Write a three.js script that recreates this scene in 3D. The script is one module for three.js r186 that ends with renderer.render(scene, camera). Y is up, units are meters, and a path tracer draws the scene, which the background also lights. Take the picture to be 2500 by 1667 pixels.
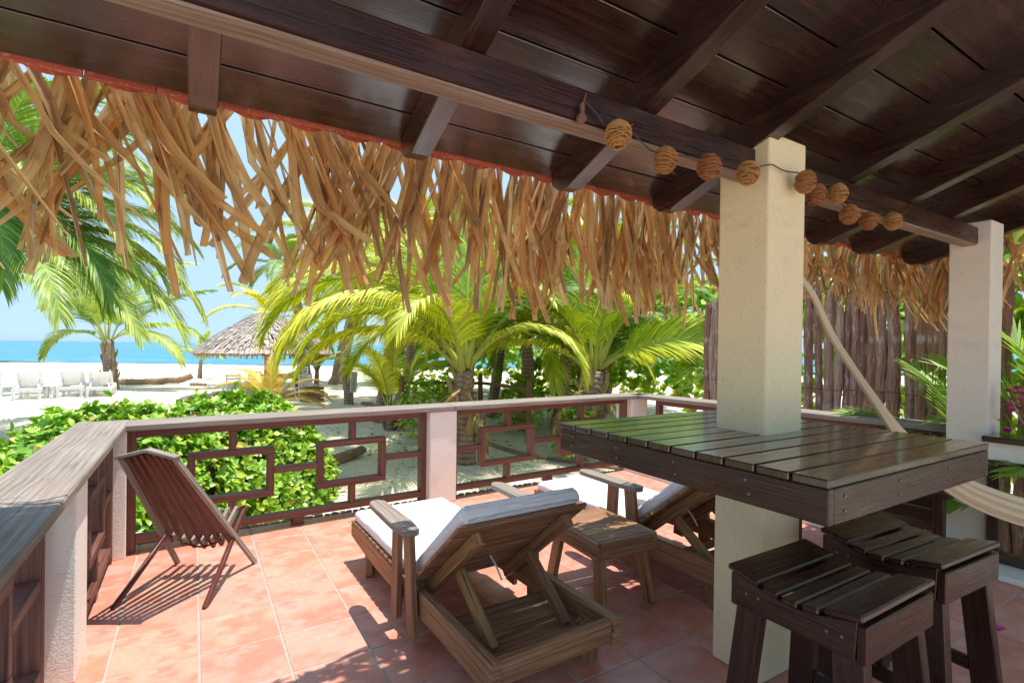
import * as THREE from 'three';
import { mergeGeometries } from 'three/addons/utils/BufferGeometryUtils.js';
import { RoundedBoxGeometry } from 'three/addons/geometries/RoundedBoxGeometry.js';

// ---------------------------------------------------------------- camera, sky, sun, exposure
// metres; x runs along the front railing, y is up, -z runs out to the beach ("a" below is -z)
const scene = new THREE.Scene();
const W0 = 2500, H0 = 1667, F0 = 1261.77;
const camera = new THREE.PerspectiveCamera(2 * Math.atan(H0 / 2 / F0) * 180 / Math.PI, W0 / H0, 0.05, 12000);
{
  const r = Math.PI / 180, yaw = 31.5994 * r, pitch = -0.36804 * r, roll = 0.78006 * r;
  const fwd = new THREE.Vector3(Math.sin(yaw) * Math.cos(pitch), Math.sin(pitch), -Math.cos(yaw) * Math.cos(pitch));
  const right0 = new THREE.Vector3(Math.cos(yaw), 0, Math.sin(yaw));
  const up0 = new THREE.Vector3().crossVectors(right0, fwd);
  const right = right0.clone().multiplyScalar(Math.cos(roll)).addScaledVector(up0, Math.sin(roll));
  const up = up0.clone().multiplyScalar(Math.cos(roll)).addScaledVector(right0, -Math.sin(roll));
  camera.quaternion.setFromRotationMatrix(new THREE.Matrix4().makeBasis(right, up, fwd.clone().negate()));
  camera.position.set(0, 1.656, 0);
  camera.setViewOffset(W0, H0, 0, -22.08, W0, H0);
  scene.add(camera);
}
const EXPOSURE = 2.65;
const renderer = new THREE.WebGLRenderer({ antialias: true });
renderer.toneMapping = THREE.LinearToneMapping;
renderer.toneMappingExposure = EXPOSURE;
renderer.shadowMap.enabled = true;
renderer.setSize(1024, 682);
{
  const w = 512, h = 256, d = new Float32Array(w * h * 4);
  for (let j = 0; j < h; j++) {
    const el = ((j + 0.5) / h - 0.5) * Math.PI, t = Math.max(0, Math.sin(el));
    const k = Math.pow(t, 0.55);
    for (let i = 0; i < w; i++) {
      const o = (j * w + i) * 4;
      if (el >= 0) { d[o] = 0.232 - 0.032 * k; d[o + 1] = 0.335 - 0.032 * k; d[o + 2] = 0.45; }
      else { d[o] = 0.2; d[o + 1] = 0.25; d[o + 2] = 0.28; }
      d[o + 3] = 1;
    }
  }
  const sky = new THREE.DataTexture(d, w, h, THREE.RGBAFormat, THREE.FloatType);
  sky.mapping = THREE.EquirectangularReflectionMapping;
  sky.magFilter = THREE.LinearFilter; sky.minFilter = THREE.LinearFilter; sky.needsUpdate = true;
  scene.background = sky; scene.environment = sky;
}
const sun = new THREE.DirectionalLight(new THREE.Color(1.0, 0.95, 0.88), 2.6);
sun.name = 'sun';
sun.position.set(0.17 * 40, 40, 0.06 * 40); sun.target.position.set(0, 0, 0);
sun.castShadow = true; sun.shadow.mapSize.set(4096, 4096);
Object.assign(sun.shadow.camera, { left: -40, right: 40, top: 45, bottom: -20, near: 1, far: 90 });
scene.add(sun, sun.target);

// ---------------------------------------------------------------- helpers
function rng(s) { let a = s >>> 0; return () => { a = (a + 0x6D2B79F5) >>> 0; let t = a; t = Math.imul(t ^ (t >>> 15), t | 1); t ^= t + Math.imul(t ^ (t >>> 7), t | 61); return ((t ^ (t >>> 14)) >>> 0) / 4294967296; }; }
const V = (b, h, a) => new THREE.Vector3(b, h, -a);
const mix = (a, b, t) => a + (b - a) * t, clamp = (x, a = 0, b = 1) => Math.min(b, Math.max(a, x));
const smooth = (a, b, x) => { const t = clamp((x - a) / (b - a)); return t * t * (3 - 2 * t); };
const hash = (i, j, s) => { let n = Math.imul(i, 374761393) ^ Math.imul(j, 668265263) ^ Math.imul(s + 1, 1274126177); n = Math.imul(n ^ (n >>> 13), 1274126177); return ((n ^ (n >>> 16)) >>> 0) / 4294967296; };
function vnoise(x, y, px, py, s) {           // value noise, periodic over px, py cells
  const i = Math.floor(x), j = Math.floor(y), f = x - i, g = y - j, u = f * f * (3 - 2 * f), v = g * g * (3 - 2 * g);
  const m = (a, n) => ((a % n) + n) % n;
  const A = hash(m(i, px), m(j, py), s), B = hash(m(i + 1, px), m(j, py), s), C = hash(m(i, px), m(j + 1, py), s), D = hash(m(i + 1, px), m(j + 1, py), s);
  return mix(mix(A, B, u), mix(C, D, u), v);
}
function fbm(u, v, fx, fy, s, oct = 4) { let t = 0, a = 0.5, n = 0; for (let o = 0; o < oct; o++) { t += a * vnoise(u * fx, v * fy, fx, fy, s + o * 17); n += a; a *= 0.55; fx *= 2; fy *= 2; } return t / n; }
const enc = c => { c = clamp(c); return Math.round(255 * (c <= 0.0031308 ? 12.92 * c : 1.055 * Math.pow(c, 1 / 2.4) - 0.055)); };
function dataTex(w, h, fn, srgb, repU, repV) {
  const d = new Uint8Array(w * h * 4);
  for (let j = 0; j < h; j++) for (let i = 0; i < w; i++) {
    const r = fn((i + 0.5) / w, (j + 0.5) / h), o = (j * w + i) * 4;
    if (srgb) { d[o] = enc(r[0]); d[o + 1] = enc(r[1]); d[o + 2] = enc(r[2]); } else { const q = Math.round(255 * clamp(r)); d[o] = d[o + 1] = d[o + 2] = q; }
    d[o + 3] = 255;
  }
  const t = new THREE.DataTexture(d, w, h, THREE.RGBAFormat);
  t.wrapS = t.wrapT = THREE.RepeatWrapping; t.magFilter = THREE.LinearFilter; t.minFilter = THREE.LinearMipmapLinearFilter; t.generateMipmaps = true;
  if (srgb) t.colorSpace = THREE.SRGBColorSpace;
  t.repeat.set(repU, repV); t.needsUpdate = true;
  return t;
}
const C = (r, g, b) => new THREE.Color().setRGB(r, g, b);

// a box with chamfered edges, uv in metres with u along its grain (its longest side unless told otherwise)
const FACE = [[0, 1, 2], [1, 2, 0], [2, 0, 1]];
function convexFrom(quads) {
  const p = [], n = [], a = new THREE.Vector3(), b = new THREE.Vector3(), m = new THREE.Vector3();
  for (const q of quads) for (let k = 1; k + 1 < q.length; k++) {
    let t = [q[0], q[k], q[k + 1]];
    a.subVectors(t[1], t[0]); b.subVectors(t[2], t[0]); m.crossVectors(a, b);
    if (m.lengthSq() < 1e-16) continue;
    const c = t[0].clone().add(t[1]).add(t[2]);
    if (m.dot(c) < 0) { t = [t[0], t[2], t[1]]; m.negate(); }
    m.normalize();
    for (const v of t) { p.push(v.x, v.y, v.z); n.push(m.x, m.y, m.z); }
  }
  const g = new THREE.BufferGeometry();
  g.setAttribute('position', new THREE.Float32BufferAttribute(p, 3)); g.setAttribute('normal', new THREE.Float32BufferAttribute(n, 3));
  return g;
}
let uvSeed = rng(77);
function boxUV(g, axis, ou = uvSeed() * 7, ov = uvSeed() * 7) {
  const p = g.attributes.position, n = g.attributes.normal, uv = new Float32Array(p.count * 2);
  for (let i = 0; i < p.count; i++) {
    const P = [p.getX(i), p.getY(i), p.getZ(i)], N = [Math.abs(n.getX(i)), Math.abs(n.getY(i)), Math.abs(n.getZ(i))];
    const m = N[0] >= N[1] && N[0] >= N[2] ? 0 : N[1] >= N[2] ? 1 : 2;
    const o = [0, 1, 2].filter(k => k !== m);
    if (m === axis) { uv[2 * i] = P[o[0]] * 0.35 + ou; uv[2 * i + 1] = P[o[1]] + ov; }
    else { const c = o[0] === axis ? o[1] : o[0]; uv[2 * i] = P[axis] + ou; uv[2 * i + 1] = P[c] + ov + (m === 1 ? 0 : 0.37); }
  }
  g.setAttribute('uv', new THREE.BufferAttribute(uv, 2));
  return g;
}
function box(w, h, d, o = {}) {
  const c = Math.min(o.c ?? 0.005, w * 0.3, h * 0.3, d * 0.3), S = [w / 2, h / 2, d / 2], q = [];
  const pt = (s, ax) => { const v = [0, 1, 2].map(k => s[k] * (S[k] - (k === ax ? 0 : c))); return new THREE.Vector3(...v); };
  for (const [x, y, z] of FACE) for (const s of [-1, 1]) {
    const cs = [[-1, -1], [1, -1], [1, 1], [-1, 1]].map(([a, b]) => { const k = [0, 0, 0]; k[x] = s; k[y] = a; k[z] = b; return pt(k, x); });
    q.push(cs);
    for (const t of [-1, 1]) { const e = [-1, 1].map(u => { const k = [0, 0, 0]; k[x] = s; k[y] = t; k[z] = u; return k; }); q.push([pt(e[0], x), pt(e[1], x), pt(e[1], y), pt(e[0], y)]); }
  }
  for (const a of [-1, 1]) for (const b of [-1, 1]) for (const e of [-1, 1]) q.push([pt([a, b, e], 0), pt([a, b, e], 1), pt([a, b, e], 2)]);
  const g = convexFrom(q);
  boxUV(g, o.g ?? (w >= h && w >= d ? 0 : h >= d ? 1 : 2), o.ou, o.ov);
  if (o.rot) g.applyMatrix4(new THREE.Matrix4().makeRotationFromEuler(new THREE.Euler(...o.rot)));
  if (o.at) g.translate(...o.at);
  return g;
}
// a bar between two points, w across, t through (w lies along "side")
function bar(A, B, w, t, side = new THREE.Vector3(0, 0, 1), o = {}) {
  const L = A.distanceTo(B), y = B.clone().sub(A).normalize(), z = side.clone().addScaledVector(y, -side.dot(y)).normalize(), x = new THREE.Vector3().crossVectors(y, z);
  const g = box(t, L, w, { g: 1, ...o });
  g.applyMatrix4(new THREE.Matrix4().makeBasis(x, y, z).setPosition(A.clone().add(B).multiplyScalar(0.5)));
  return g;
}
const ni = g => { const r = g.index ? g.toNonIndexed() : g; for (const k of Object.keys(r.attributes)) if (!['position', 'normal', 'uv', 'color'].includes(k)) r.deleteAttribute(k); r.morphAttributes = {}; return r; };
const merge = gs => gs.length === 1 ? gs[0] : mergeGeometries(gs.map(ni));
function cyl(r0, r1, h, seg = 14, at = [0, 0, 0], rot) { const g = ni(new THREE.CylinderGeometry(r1, r0, h, seg, 1)); if (rot) g.applyMatrix4(new THREE.Matrix4().makeRotationFromEuler(new THREE.Euler(...rot))); g.translate(...at); return g; }
function tube(pts, r, seg = 24, rad = 6) { return ni(new THREE.TubeGeometry(new THREE.CatmullRomCurve3(pts), seg, r, rad)); }
// a round limb that tapers and wobbles along a curve
function limb(pts, rad, seg, sides, seed, rough = 0.06, vScale = 1) {
  const cv = new THREE.CatmullRomCurve3(pts), fr = cv.computeFrenetFrames(seg), p = [], uv = [], idx = [], R = rng(seed), len = cv.getLength();
  for (let i = 0; i <= seg; i++) {
    const t = i / seg, c = cv.getPointAt(t), r = typeof rad === 'function' ? rad(t) : rad;
    for (let k = 0; k <= sides; k++) {
      const a = k / sides * Math.PI * 2, kk = k % sides;
      const w = r * (1 + rough * (2 * hash(i, kk, seed) - 1));
      const v = c.clone().addScaledVector(fr.normals[i], Math.cos(a) * w).addScaledVector(fr.binormals[i], Math.sin(a) * w);
      p.push(v.x, v.y, v.z); uv.push(t * len * vScale, a / 6.283 * 0.6);
    }
  }
  for (let i = 0; i < seg; i++) for (let k = 0; k < sides; k++) { const a = i * (sides + 1) + k, b = a + sides + 1; idx.push(a, a + 1, b, b, a + 1, b + 1); }
  const cap = (i, f) => { const c = cv.getPointAt(i / seg), o = p.length / 3; p.push(c.x, c.y, c.z); uv.push(0, 0); for (let k = 0; k < sides; k++) { const a = i * (sides + 1) + k; f ? idx.push(o, a, a + 1) : idx.push(o, a + 1, a); } };
  cap(0, false); cap(seg, true);
  const g = new THREE.BufferGeometry(); g.setAttribute('position', new THREE.Float32BufferAttribute(p, 3)); g.setAttribute('uv', new THREE.Float32BufferAttribute(uv, 2)); g.setIndex(idx); g.computeVertexNormals();
  return ni(g);
}
const used = {};
function numbered(n) { const k = used[n] = (used[n] ?? -1) + 1; return k ? n + '_' + String(k).padStart(3, '0') : n; }
function thing(name, label, category, at = [0, 0, 0], turn = 0, group) {
  const o = new THREE.Group(); o.name = numbered(name); o.position.set(...at); o.rotation.y = turn;
  o.userData = { label, category }; if (group) o.userData.group = group;
  scene.add(o); return o;
}
function part(name, geo, mat, parent, label) {
  const m = new THREE.Mesh(geo, mat); m.name = name; m.castShadow = m.receiveShadow = true; parent.add(m);
  if (label) m.userData.label = label;
  return m;
}
function solo(name, geo, mat, label, category, group) {
  const m = new THREE.Mesh(geo, mat); m.name = numbered(name); m.castShadow = m.receiveShadow = true;
  m.userData = { label, category }; if (group) m.userData.group = group;
  scene.add(m); return m;
}
function struct(name, geo, mat) { const m = new THREE.Mesh(geo, mat); m.name = numbered(name); m.receiveShadow = m.castShadow = true; m.userData.kind = 'structure'; scene.add(m); return m; }
function copyOf(t, name, label, at, turn) { const c = t.clone(); c.name = numbered(name); c.userData = { ...t.userData, label }; c.position.set(...at); c.rotation.y = turn; scene.add(c); return c; }

// ---------------------------------------------------------------- materials
function woodTex(seed, lo, hi, o = {}) {
  const f = (u, v) => {
    const warp = 0.035 * (fbm(u, v, 2, 3, seed + 5, 3) - 0.5);
    const line = fbm(u, v + warp, 4, o.lines ?? 84, seed, 4), broad = fbm(u, v, 2, 5, seed + 40, 3), rings = 0.5 + 0.5 * Math.sin((v + warp * 2.2) * 6.283 * (o.rings ?? 9) + 5 * broad);
    let t = 0.70 * line + 0.18 * broad + 0.12 * rings;
    t = clamp((t - 0.5) * (o.contrast ?? 2.1) + 0.5);
    return t;
  };
  const worn = (u, v) => o.worn ? smooth(0.50, 0.80, fbm(u, v, 6, 16, seed + 90, 5)) * o.worn : 0;
  const N = 1024, M = 512, hi2 = o.wear ?? [0.4, 0.36, 0.32], val = new Float32Array(N * M), at = (u, v) => val[Math.min(M - 1, Math.floor(v * M)) * N + Math.min(N - 1, Math.floor(u * N))];
  for (let j = 0; j < M; j++) for (let i = 0; i < N; i++) val[j * N + i] = f((i + 0.5) / N, (j + 0.5) / M);
  const ru = 1 / (o.len ?? 1.1), rv = 1 / (o.wid ?? 0.34);
  const map = dataTex(N, M, (u, v) => { const t = at(u, v), w = worn(u, v); return [0, 1, 2].map(k => mix(mix(lo[k], hi[k], t), hi2[k], w)); }, true, ru, rv);
  const bump = dataTex(N, M, at, false, ru, rv);
  const rough = dataTex(256, 256, (u, v) => clamp((o.rough ?? 0.5) + 0.30 * (fbm(u, v, 5, 9, seed + 63, 4) - 0.5) + 0.12 * (at(u, v) - 0.5)), false, ru, rv);
  return { map, bumpMap: bump, bumpScale: o.bump ?? 0.0016, roughnessMap: rough };
}
const tones = (tex, n, spread, seed, extra = {}) => { const R = rng(seed); return Array.from({ length: n }, () => { const k = 1 - spread / 2 + spread * R(), w = 0.04 * (R() - 0.5); return new THREE.MeshPhysicalMaterial({ ...tex, color: C(clamp(k + w), k, clamp(k - w)), roughness: 1, ...extra }); }); };
const pick = (a, R) => a[Math.floor(R() * a.length) % a.length];
const T = {
  roof: woodTex(11, [0.011, 0.0035, 0.0026], [0.046, 0.0155, 0.011], { contrast: 1.7, worn: 0.3, wear: [0.13, 0.045, 0.036], rough: 0.30, bump: 0.0008, rings: 4 }),
  dark: woodTex(23, [0.012, 0.0038, 0.0022], [0.060, 0.0185, 0.009], { contrast: 1.5, worn: 0.16, wear: [0.13, 0.065, 0.04], rough: 0.30, bump: 0.0010, rings: 5 }),
  lattice: woodTex(37, [0.085, 0.026, 0.018], [0.24, 0.095, 0.067], { worn: 0.25, wear: [0.22, 0.13, 0.10], rough: 0.55 }),
  grey: woodTex(51, [0.125, 0.095, 0.075], [0.37, 0.305, 0.255], { contrast: 1.7, rough: 0.72, bump: 0.003, worn: 0.3, wear: [0.23, 0.13, 0.085] }),
  lounge: woodTex(67, [0.13, 0.048, 0.019], [0.47, 0.225, 0.10], { worn: 0.35, wear: [0.36, 0.25, 0.19], rough: 0.6, bump: 0.0024 }),
  chair: woodTex(83, [0.045, 0.009, 0.006], [0.15, 0.036, 0.022], { rough: 0.42 }),
  pole: woodTex(97, [0.16, 0.075, 0.03], [0.40, 0.22, 0.10], { rough: 0.7 }),
};
const M = {
  roof: tones(T.roof, 5, 0.5, 1, { clearcoat: 1, clearcoatRoughness: 0.19 }), rafter: tones(T.roof, 3, 0.3, 2, { clearcoat: 0.9, clearcoatRoughness: 0.26 }), dark: tones(T.dark, 4, 0.4, 3, { clearcoat: 1, clearcoatRoughness: 0.13 }), stool: tones(T.dark, 4, 0.35, 4, { clearcoat: 0.22, clearcoatRoughness: 0.3 }), apron: tones(T.dark, 4, 0.3, 14),
  lattice: tones(T.lattice, 3, 0.25, 5), grey: tones(T.grey, 3, 0.2, 6), lounge: tones(T.lounge, 4, 0.35, 7), chair: tones(T.chair, 3, 0.3, 8), pole: tones(T.pole, 2, 0.2, 9),
};
const plasterBump = dataTex(512, 512, (u, v) => 0.85 * fbm(u, v, 110, 110, 3, 3) + 0.15 * fbm(u, v, 14, 14, 8, 3), false, 1.2, 1.2);
const plasterMap = (r, g, b, s) => dataTex(512, 512, (u, v) => { const t = fbm(u, v, 5, 5, s, 5), d = smooth(0.68, 0.8, fbm(u, v, 110, 110, s + 9, 3)) + 0.45 * smooth(0.60, 0.80, fbm(u, v, 9, 5, s + 19, 5)); return [r, g, b].map((c, i) => c * (0.94 + 0.10 * t) * (1 - (0.13 + 0.03 * i) * d)); }, true, 0.8, 0.8);
M.cream = new THREE.MeshStandardMaterial({ map: plasterMap(0.83, 0.68, 0.42, 21), bumpMap: plasterBump, bumpScale: 0.002, roughness: 0.85 });
M.pale = new THREE.MeshStandardMaterial({ map: plasterMap(0.79, 0.715, 0.58, 33), bumpMap: plasterBump, bumpScale: 0.002, roughness: 0.88 });
M.white = new THREE.MeshStandardMaterial({ map: plasterMap(0.86, 0.815, 0.71, 45), bumpMap: plasterBump, bumpScale: 0.002, roughness: 0.88 });
M.screw = new THREE.MeshStandardMaterial({ color: C(0.25, 0.22, 0.19), metalness: 0.8, roughness: 0.5 });
// ---------------------------------------------------------------- ground and sea
{
  const sandMap = dataTex(1024, 1024, (u, v) => { const a = fbm(u, v, 6, 6, 5, 5), b = fbm(u, v, 90, 90, 9, 3), c = smooth(0.70, 0.78, fbm(u, v, 70, 70, 15, 2)); const k = 0.86 + 0.16 * a + 0.16 * (b - 0.5) - 0.22 * c; return [0.76 * k, 0.665 * k, 0.535 * k]; }, true, 0.25, 0.25);
  const sandBump = dataTex(1024, 1024, (u, v) => 0.65 * fbm(u, v, 14, 14, 25, 3) + 0.35 * fbm(u, v, 120, 120, 29, 2), false, 0.25, 0.25);
  const sand = new THREE.MeshStandardMaterial({ map: sandMap, bumpMap: sandBump, bumpScale: 0.11, roughness: 0.95 });
  const N = 150, S = 70, p = [], uv = [], idx = [];          // gently uneven near sheet inside one sheet that reaches the horizon
  const g = new THREE.PlaneGeometry(9000, 9000); g.rotateX(-Math.PI / 2); g.translate(0, -0.52, 0);
  { const q = g.attributes.position, t = g.attributes.uv; for (let i = 0; i < q.count; i++) t.setXY(i, q.getX(i), q.getZ(i)); }
  for (let j = 0; j <= N; j++) for (let i = 0; i <= N; i++) {
    const x = -34 + i / N * 80, a = -12 + j / N * 82, e = Math.min(1, Math.min(i, N - i, j, N - j) / 8);
    const h = -0.40 + e * (0.07 * (fbm(x / 80 + 5, a / 80 + 5, 60, 60, 3, 3) - 0.5) + 0.05 * (fbm(x / 80 + 5, a / 80 + 5, 140, 140, 7, 2) - 0.5)) - (1 - e) * 0.13;
    p.push(x, h, -a); uv.push(x, a);
  }
  for (let j = 0; j < N; j++) for (let i = 0; i < N; i++) { const a = j * (N + 1) + i, b = a + N + 1; idx.push(a, a + 1, b, b, a + 1, b + 1); }
  const n = new THREE.BufferGeometry(); n.setAttribute('position', new THREE.Float32BufferAttribute(p, 3)); n.setAttribute('uv', new THREE.Float32BufferAttribute(uv, 2)); n.setIndex(idx); n.computeVertexNormals();
  struct('sand_ground', merge([g, n]), sand);
  const seaMap = dataTex(512, 512, (u, v) => { const t = fbm(u, v, 4, 26, 61, 4), w = smooth(0.76, 0.82, fbm(u, v, 40, 160, 71, 2)); return [mix(0.012, 0.04, t) + 0.35 * w, mix(0.17, 0.27, t) + 0.22 * w, mix(0.245, 0.31, t) + 0.2 * w]; }, true, 1 / 90, 1 / 90);
  const seaBump = dataTex(512, 512, (u, v) => fbm(u, v, 12, 40, 81, 4), false, 1 / 20, 1 / 20);
  const seaMat = new THREE.MeshStandardMaterial({ map: seaMap, bumpMap: seaBump, bumpScale: 0.25, roughness: 0.32 });
  const sp = [], sv = [], si = [], cx = 0.524, ca = 0.852, K = 120;
  for (let k = 0; k <= K; k++) {
    const s = (k / K - 0.5) * 2, side = Math.sign(s) * Math.pow(Math.abs(s), 2.4) * 5000, near = 49.3 + 0.5 * Math.sin(side * 0.21) + 0.3 * Math.sin(side * 0.5 + 1) - 0.012 * side * (Math.abs(side) < 90 ? 1 : 0);
    for (const d of [near, 6500]) { const b = cx * d + ca * side, a = ca * d - cx * side; sp.push(b, -0.365, -a); sv.push(side, d); }
  }
  for (let k = 0; k < K; k++) { const o = 2 * k; si.push(o, o + 2, o + 1, o + 1, o + 2, o + 3); }
  const sg = new THREE.BufferGeometry(); sg.setAttribute('position', new THREE.Float32BufferAttribute(sp, 3)); sg.setAttribute('uv', new THREE.Float32BufferAttribute(sv, 2)); sg.setIndex(si); sg.computeVertexNormals();
  if (sg.attributes.normal.getY(0) < 0) { sg.index.array.reverse(); sg.computeVertexNormals(); }
  struct('sea', sg, seaMat);
}

// ---------------------------------------------------------------- terrace floor: slab, grout and single tiles
{
  const grout = new THREE.MeshStandardMaterial({ map: dataTex(256, 256, (u, v) => { const t = fbm(u, v, 20, 20, 4, 4); return [0.31 + 0.09 * t, 0.285 + 0.08 * t, 0.24 + 0.07 * t]; }, true, 1.5, 1.5), roughness: 0.9 });
  const floor = struct('terrace_floor', box(6.75, 0.5, 7.62, { at: [2.36, -0.2535, -1.36], c: 0.01 }), grout);
  const tileTex = dataTex(1024, 1024, (u, v) => {
    const blot = smooth(0.42, 0.68, fbm(u, v, 9, 9, 31, 5)), fine = fbm(u, v, 70, 70, 35, 3), pale = smooth(0.56, 0.72, fbm(u, v, 16, 26, 41, 4));
    const k = 0.92 + 0.18 * (fine - 0.5);
    return [mix(mix(0.69, 0.64, blot), 0.74, pale * 0.6) * k, mix(mix(0.325, 0.232, blot), 0.39, pale * 0.5) * k, mix(mix(0.24, 0.155, blot), 0.31, pale * 0.5) * k];
  }, true, 0.55, 0.55);
  const tileRough = dataTex(512, 512, (u, v) => clamp(0.36 + 0.3 * (fbm(u, v, 24, 24, 51, 4) - 0.5)), false, 0.55, 0.55);
  const tileBump = dataTex(512, 512, (u, v) => fbm(u, v, 50, 50, 57, 3), false, 0.55, 0.55);
  const mats = tones({ map: tileTex, roughnessMap: tileRough, bumpMap: tileBump, bumpScale: 0.0008 }, 6, 0.17, 12);
  const R = rng(5), shapes = Array.from({ length: 12 }, () => { const g = box(0.3885, 0.018, 0.3885, { c: 0.0025, ou: R() * 9, ov: R() * 9 }); return g; });
  for (let j = -13; j < 5; j++) for (let i = -1; i < 16; i++) {
    const x0 = -0.765 + 0.4 * i, a0 = 3.182 + 0.4 * j;
    if (a0 < -1.7 || x0 + 0.2 < -0.95) continue;
    const t = part('tile', pick(shapes, R), pick(mats, R), floor); t.position.set(x0 + 0.2, -0.009 + 0.0012 * (R() - 0.5), -(a0 + 0.2));
  }
  // the row of dark flat stones along the outer edge of the floor
  const stone = tones({ map: dataTex(128, 128, (u, v) => { const t = fbm(u, v, 9, 9, 4, 4); return [0.16 + 0.2 * t, 0.12 + 0.16 * t, 0.10 + 0.14 * t]; }, true, 6, 6) }, 3, 0.5, 3, { roughness: 0.9 });
  const sg = [0, 1, 2, 3].map(k => { const g = new THREE.IcosahedronGeometry(0.5, 1), p = g.attributes.position; for (let i = 0; i < p.count; i++) { const q = hash(Math.round(p.getX(i) * 9), Math.round(p.getY(i) * 9 + p.getZ(i) * 31), k); const s = 0.85 + 0.3 * q; p.setXYZ(i, p.getX(i) * s, p.getY(i) * s, p.getZ(i) * s); } g.computeVertexNormals(); return g; });
  for (let x = -0.8, k = 0; x < 5.2; k++) { const w = 0.05 + 0.06 * R(); const s = part('edge_stone', sg[k % 4], pick(stone, R), floor); s.position.set(x + w / 2, -0.004, -(5.205 + 0.012 * (R() - 0.5))); s.scale.set(w * 1.0, 0.035 + 0.012 * R(), 0.05); s.rotation.y = (R() - 0.5) * 0.4; x += w * 0.98; }
  struct('side_sill', box(0.36, 0.04, 6.4, { at: [5.19, 0.021, -2.0], c: 0.006 }), M.white);
}

// ---------------------------------------------------------------- railings
// one panel of the open square fretwork, local x along the rail, front face at z = 0, depth behind it
function fretwork(root, x0, x1, squares, sq, o = {}) {
  const R = rng(Math.round(x0 * 100) + 31), d = o.d ?? 0.10, t = 0.055, mat = () => pick(M.lattice, R), z = -d / 2;
  const add = (n, w, h, x, y, dz = 0) => part(n, box(w, h, d + dz, { c: 0.004, at: [x, y, z], g: w > h ? 0 : 1 }), mat(), root).position.z = o.z ?? 0;
  add('stile', t, 0.97, x0 + t / 2, 0.485, 0.004); add('stile', t, 0.97, x1 - t / 2, 0.485, 0.004);
  const L = x1 - x0 - 2 * t, xs = x0 + t;
  add('top_rail', L, 0.06, xs + L / 2, 0.935); add('bottom_rail', L, 0.055, xs + L / 2, 0.1);
  add('foot_block', 0.10, 0.072, xs + L * 0.5, 0.036, -0.01);
  const lo = 0.30, hi = 0.74; let px = xs;
  for (const c of squares) {
    const l = c - sq / 2, r = c + sq / 2;
    add('fret_bar', sq, t, c, hi - t / 2); add('fret_bar', sq, t, c, lo + t / 2);
    add('fret_bar', t, hi - lo - 2 * t, l + t / 2, (lo + hi) / 2, -0.003); add('fret_bar', t, hi - lo - 2 * t, r - t / 2, (lo + hi) / 2, -0.003);
    add('fret_bar', 0.05, 0.905 - hi, c, (hi + 0.905) / 2, -0.004); add('fret_bar', 0.05, lo - 0.1275, c, (lo + 0.1275) / 2, -0.004);
    add('fret_bar', l - px, 0.052, (px + l) / 2, 0.525, -0.004); px = r;
  }
  add('fret_bar', x1 - t - px, 0.052, (px + x1 - t) / 2, 0.525, -0.004);
}
{
  const f = thing('front_railing', 'long timber railing with square fretwork and broad weathered cap facing the beach', 'railing', [-0.45, 0, -4.87], 0.045);
  // local x along the rail, local -z outwards
  part('post', box(0.32, 0.97, 0.30, { at: [-0.145, 0.485, -0.17], c: 0.006 }), M.white, f);
  part('post', box(0.31, 0.97, 0.30, { at: [2.705, 0.485, -0.17], c: 0.006 }), M.white, f);
  part('post', box(0.31, 0.97, 0.30, { at: [5.715, 0.485, -0.17], c: 0.006 }), M.white, f);
  part('cap_rail', box(2.84, 0.05, 0.34, { at: [1.41, 0.997, -0.17], c: 0.007 }), M.grey[0], f);
  part('cap_rail', box(3.06, 0.05, 0.345, { at: [4.363, 0.998, -0.168], c: 0.007 }), M.grey[1], f);
  fretwork(f, 0.017, 2.548, [0.745, 1.78], 0.66); fretwork(f, 2.862, 5.558, [3.60, 4.75], 0.75);
  f.children.filter(c => /stile|rail|block|fret/.test(c.name) && c.name !== 'cap_rail').forEach(c => c.position.z = -0.11);
}
{
  const l = thing('left_railing', 'timber railing with fretwork and broad grey cracked cap, nearest on the left edge', 'railing', [-0.44, 0, -1.1], Math.PI / 2);
  // local x runs away from the camera along a, local -z outwards (to -x)
  part('cap_rail', box(4.06, 0.05, 0.335, { at: [2.08, 1.0, -0.165], c: 0.008 }), M.grey[2], l);
  part('post', box(0.308, 0.975, 0.30, { at: [2.28, 0.4875, -0.19], c: 0.006 }), M.white, l);
  part('post', box(0.308, 0.975, 0.30, { at: [0.30, 0.4875, -0.19], c: 0.006 }), M.white, l);
  fretwork(l, 2.436, 3.765, [3.10], 0.62, { d: 0.12, z: -0.075 }); fretwork(l, 0.456, 2.124, [1.29], 0.68, { d: 0.12, z: -0.155 });

}
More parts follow.
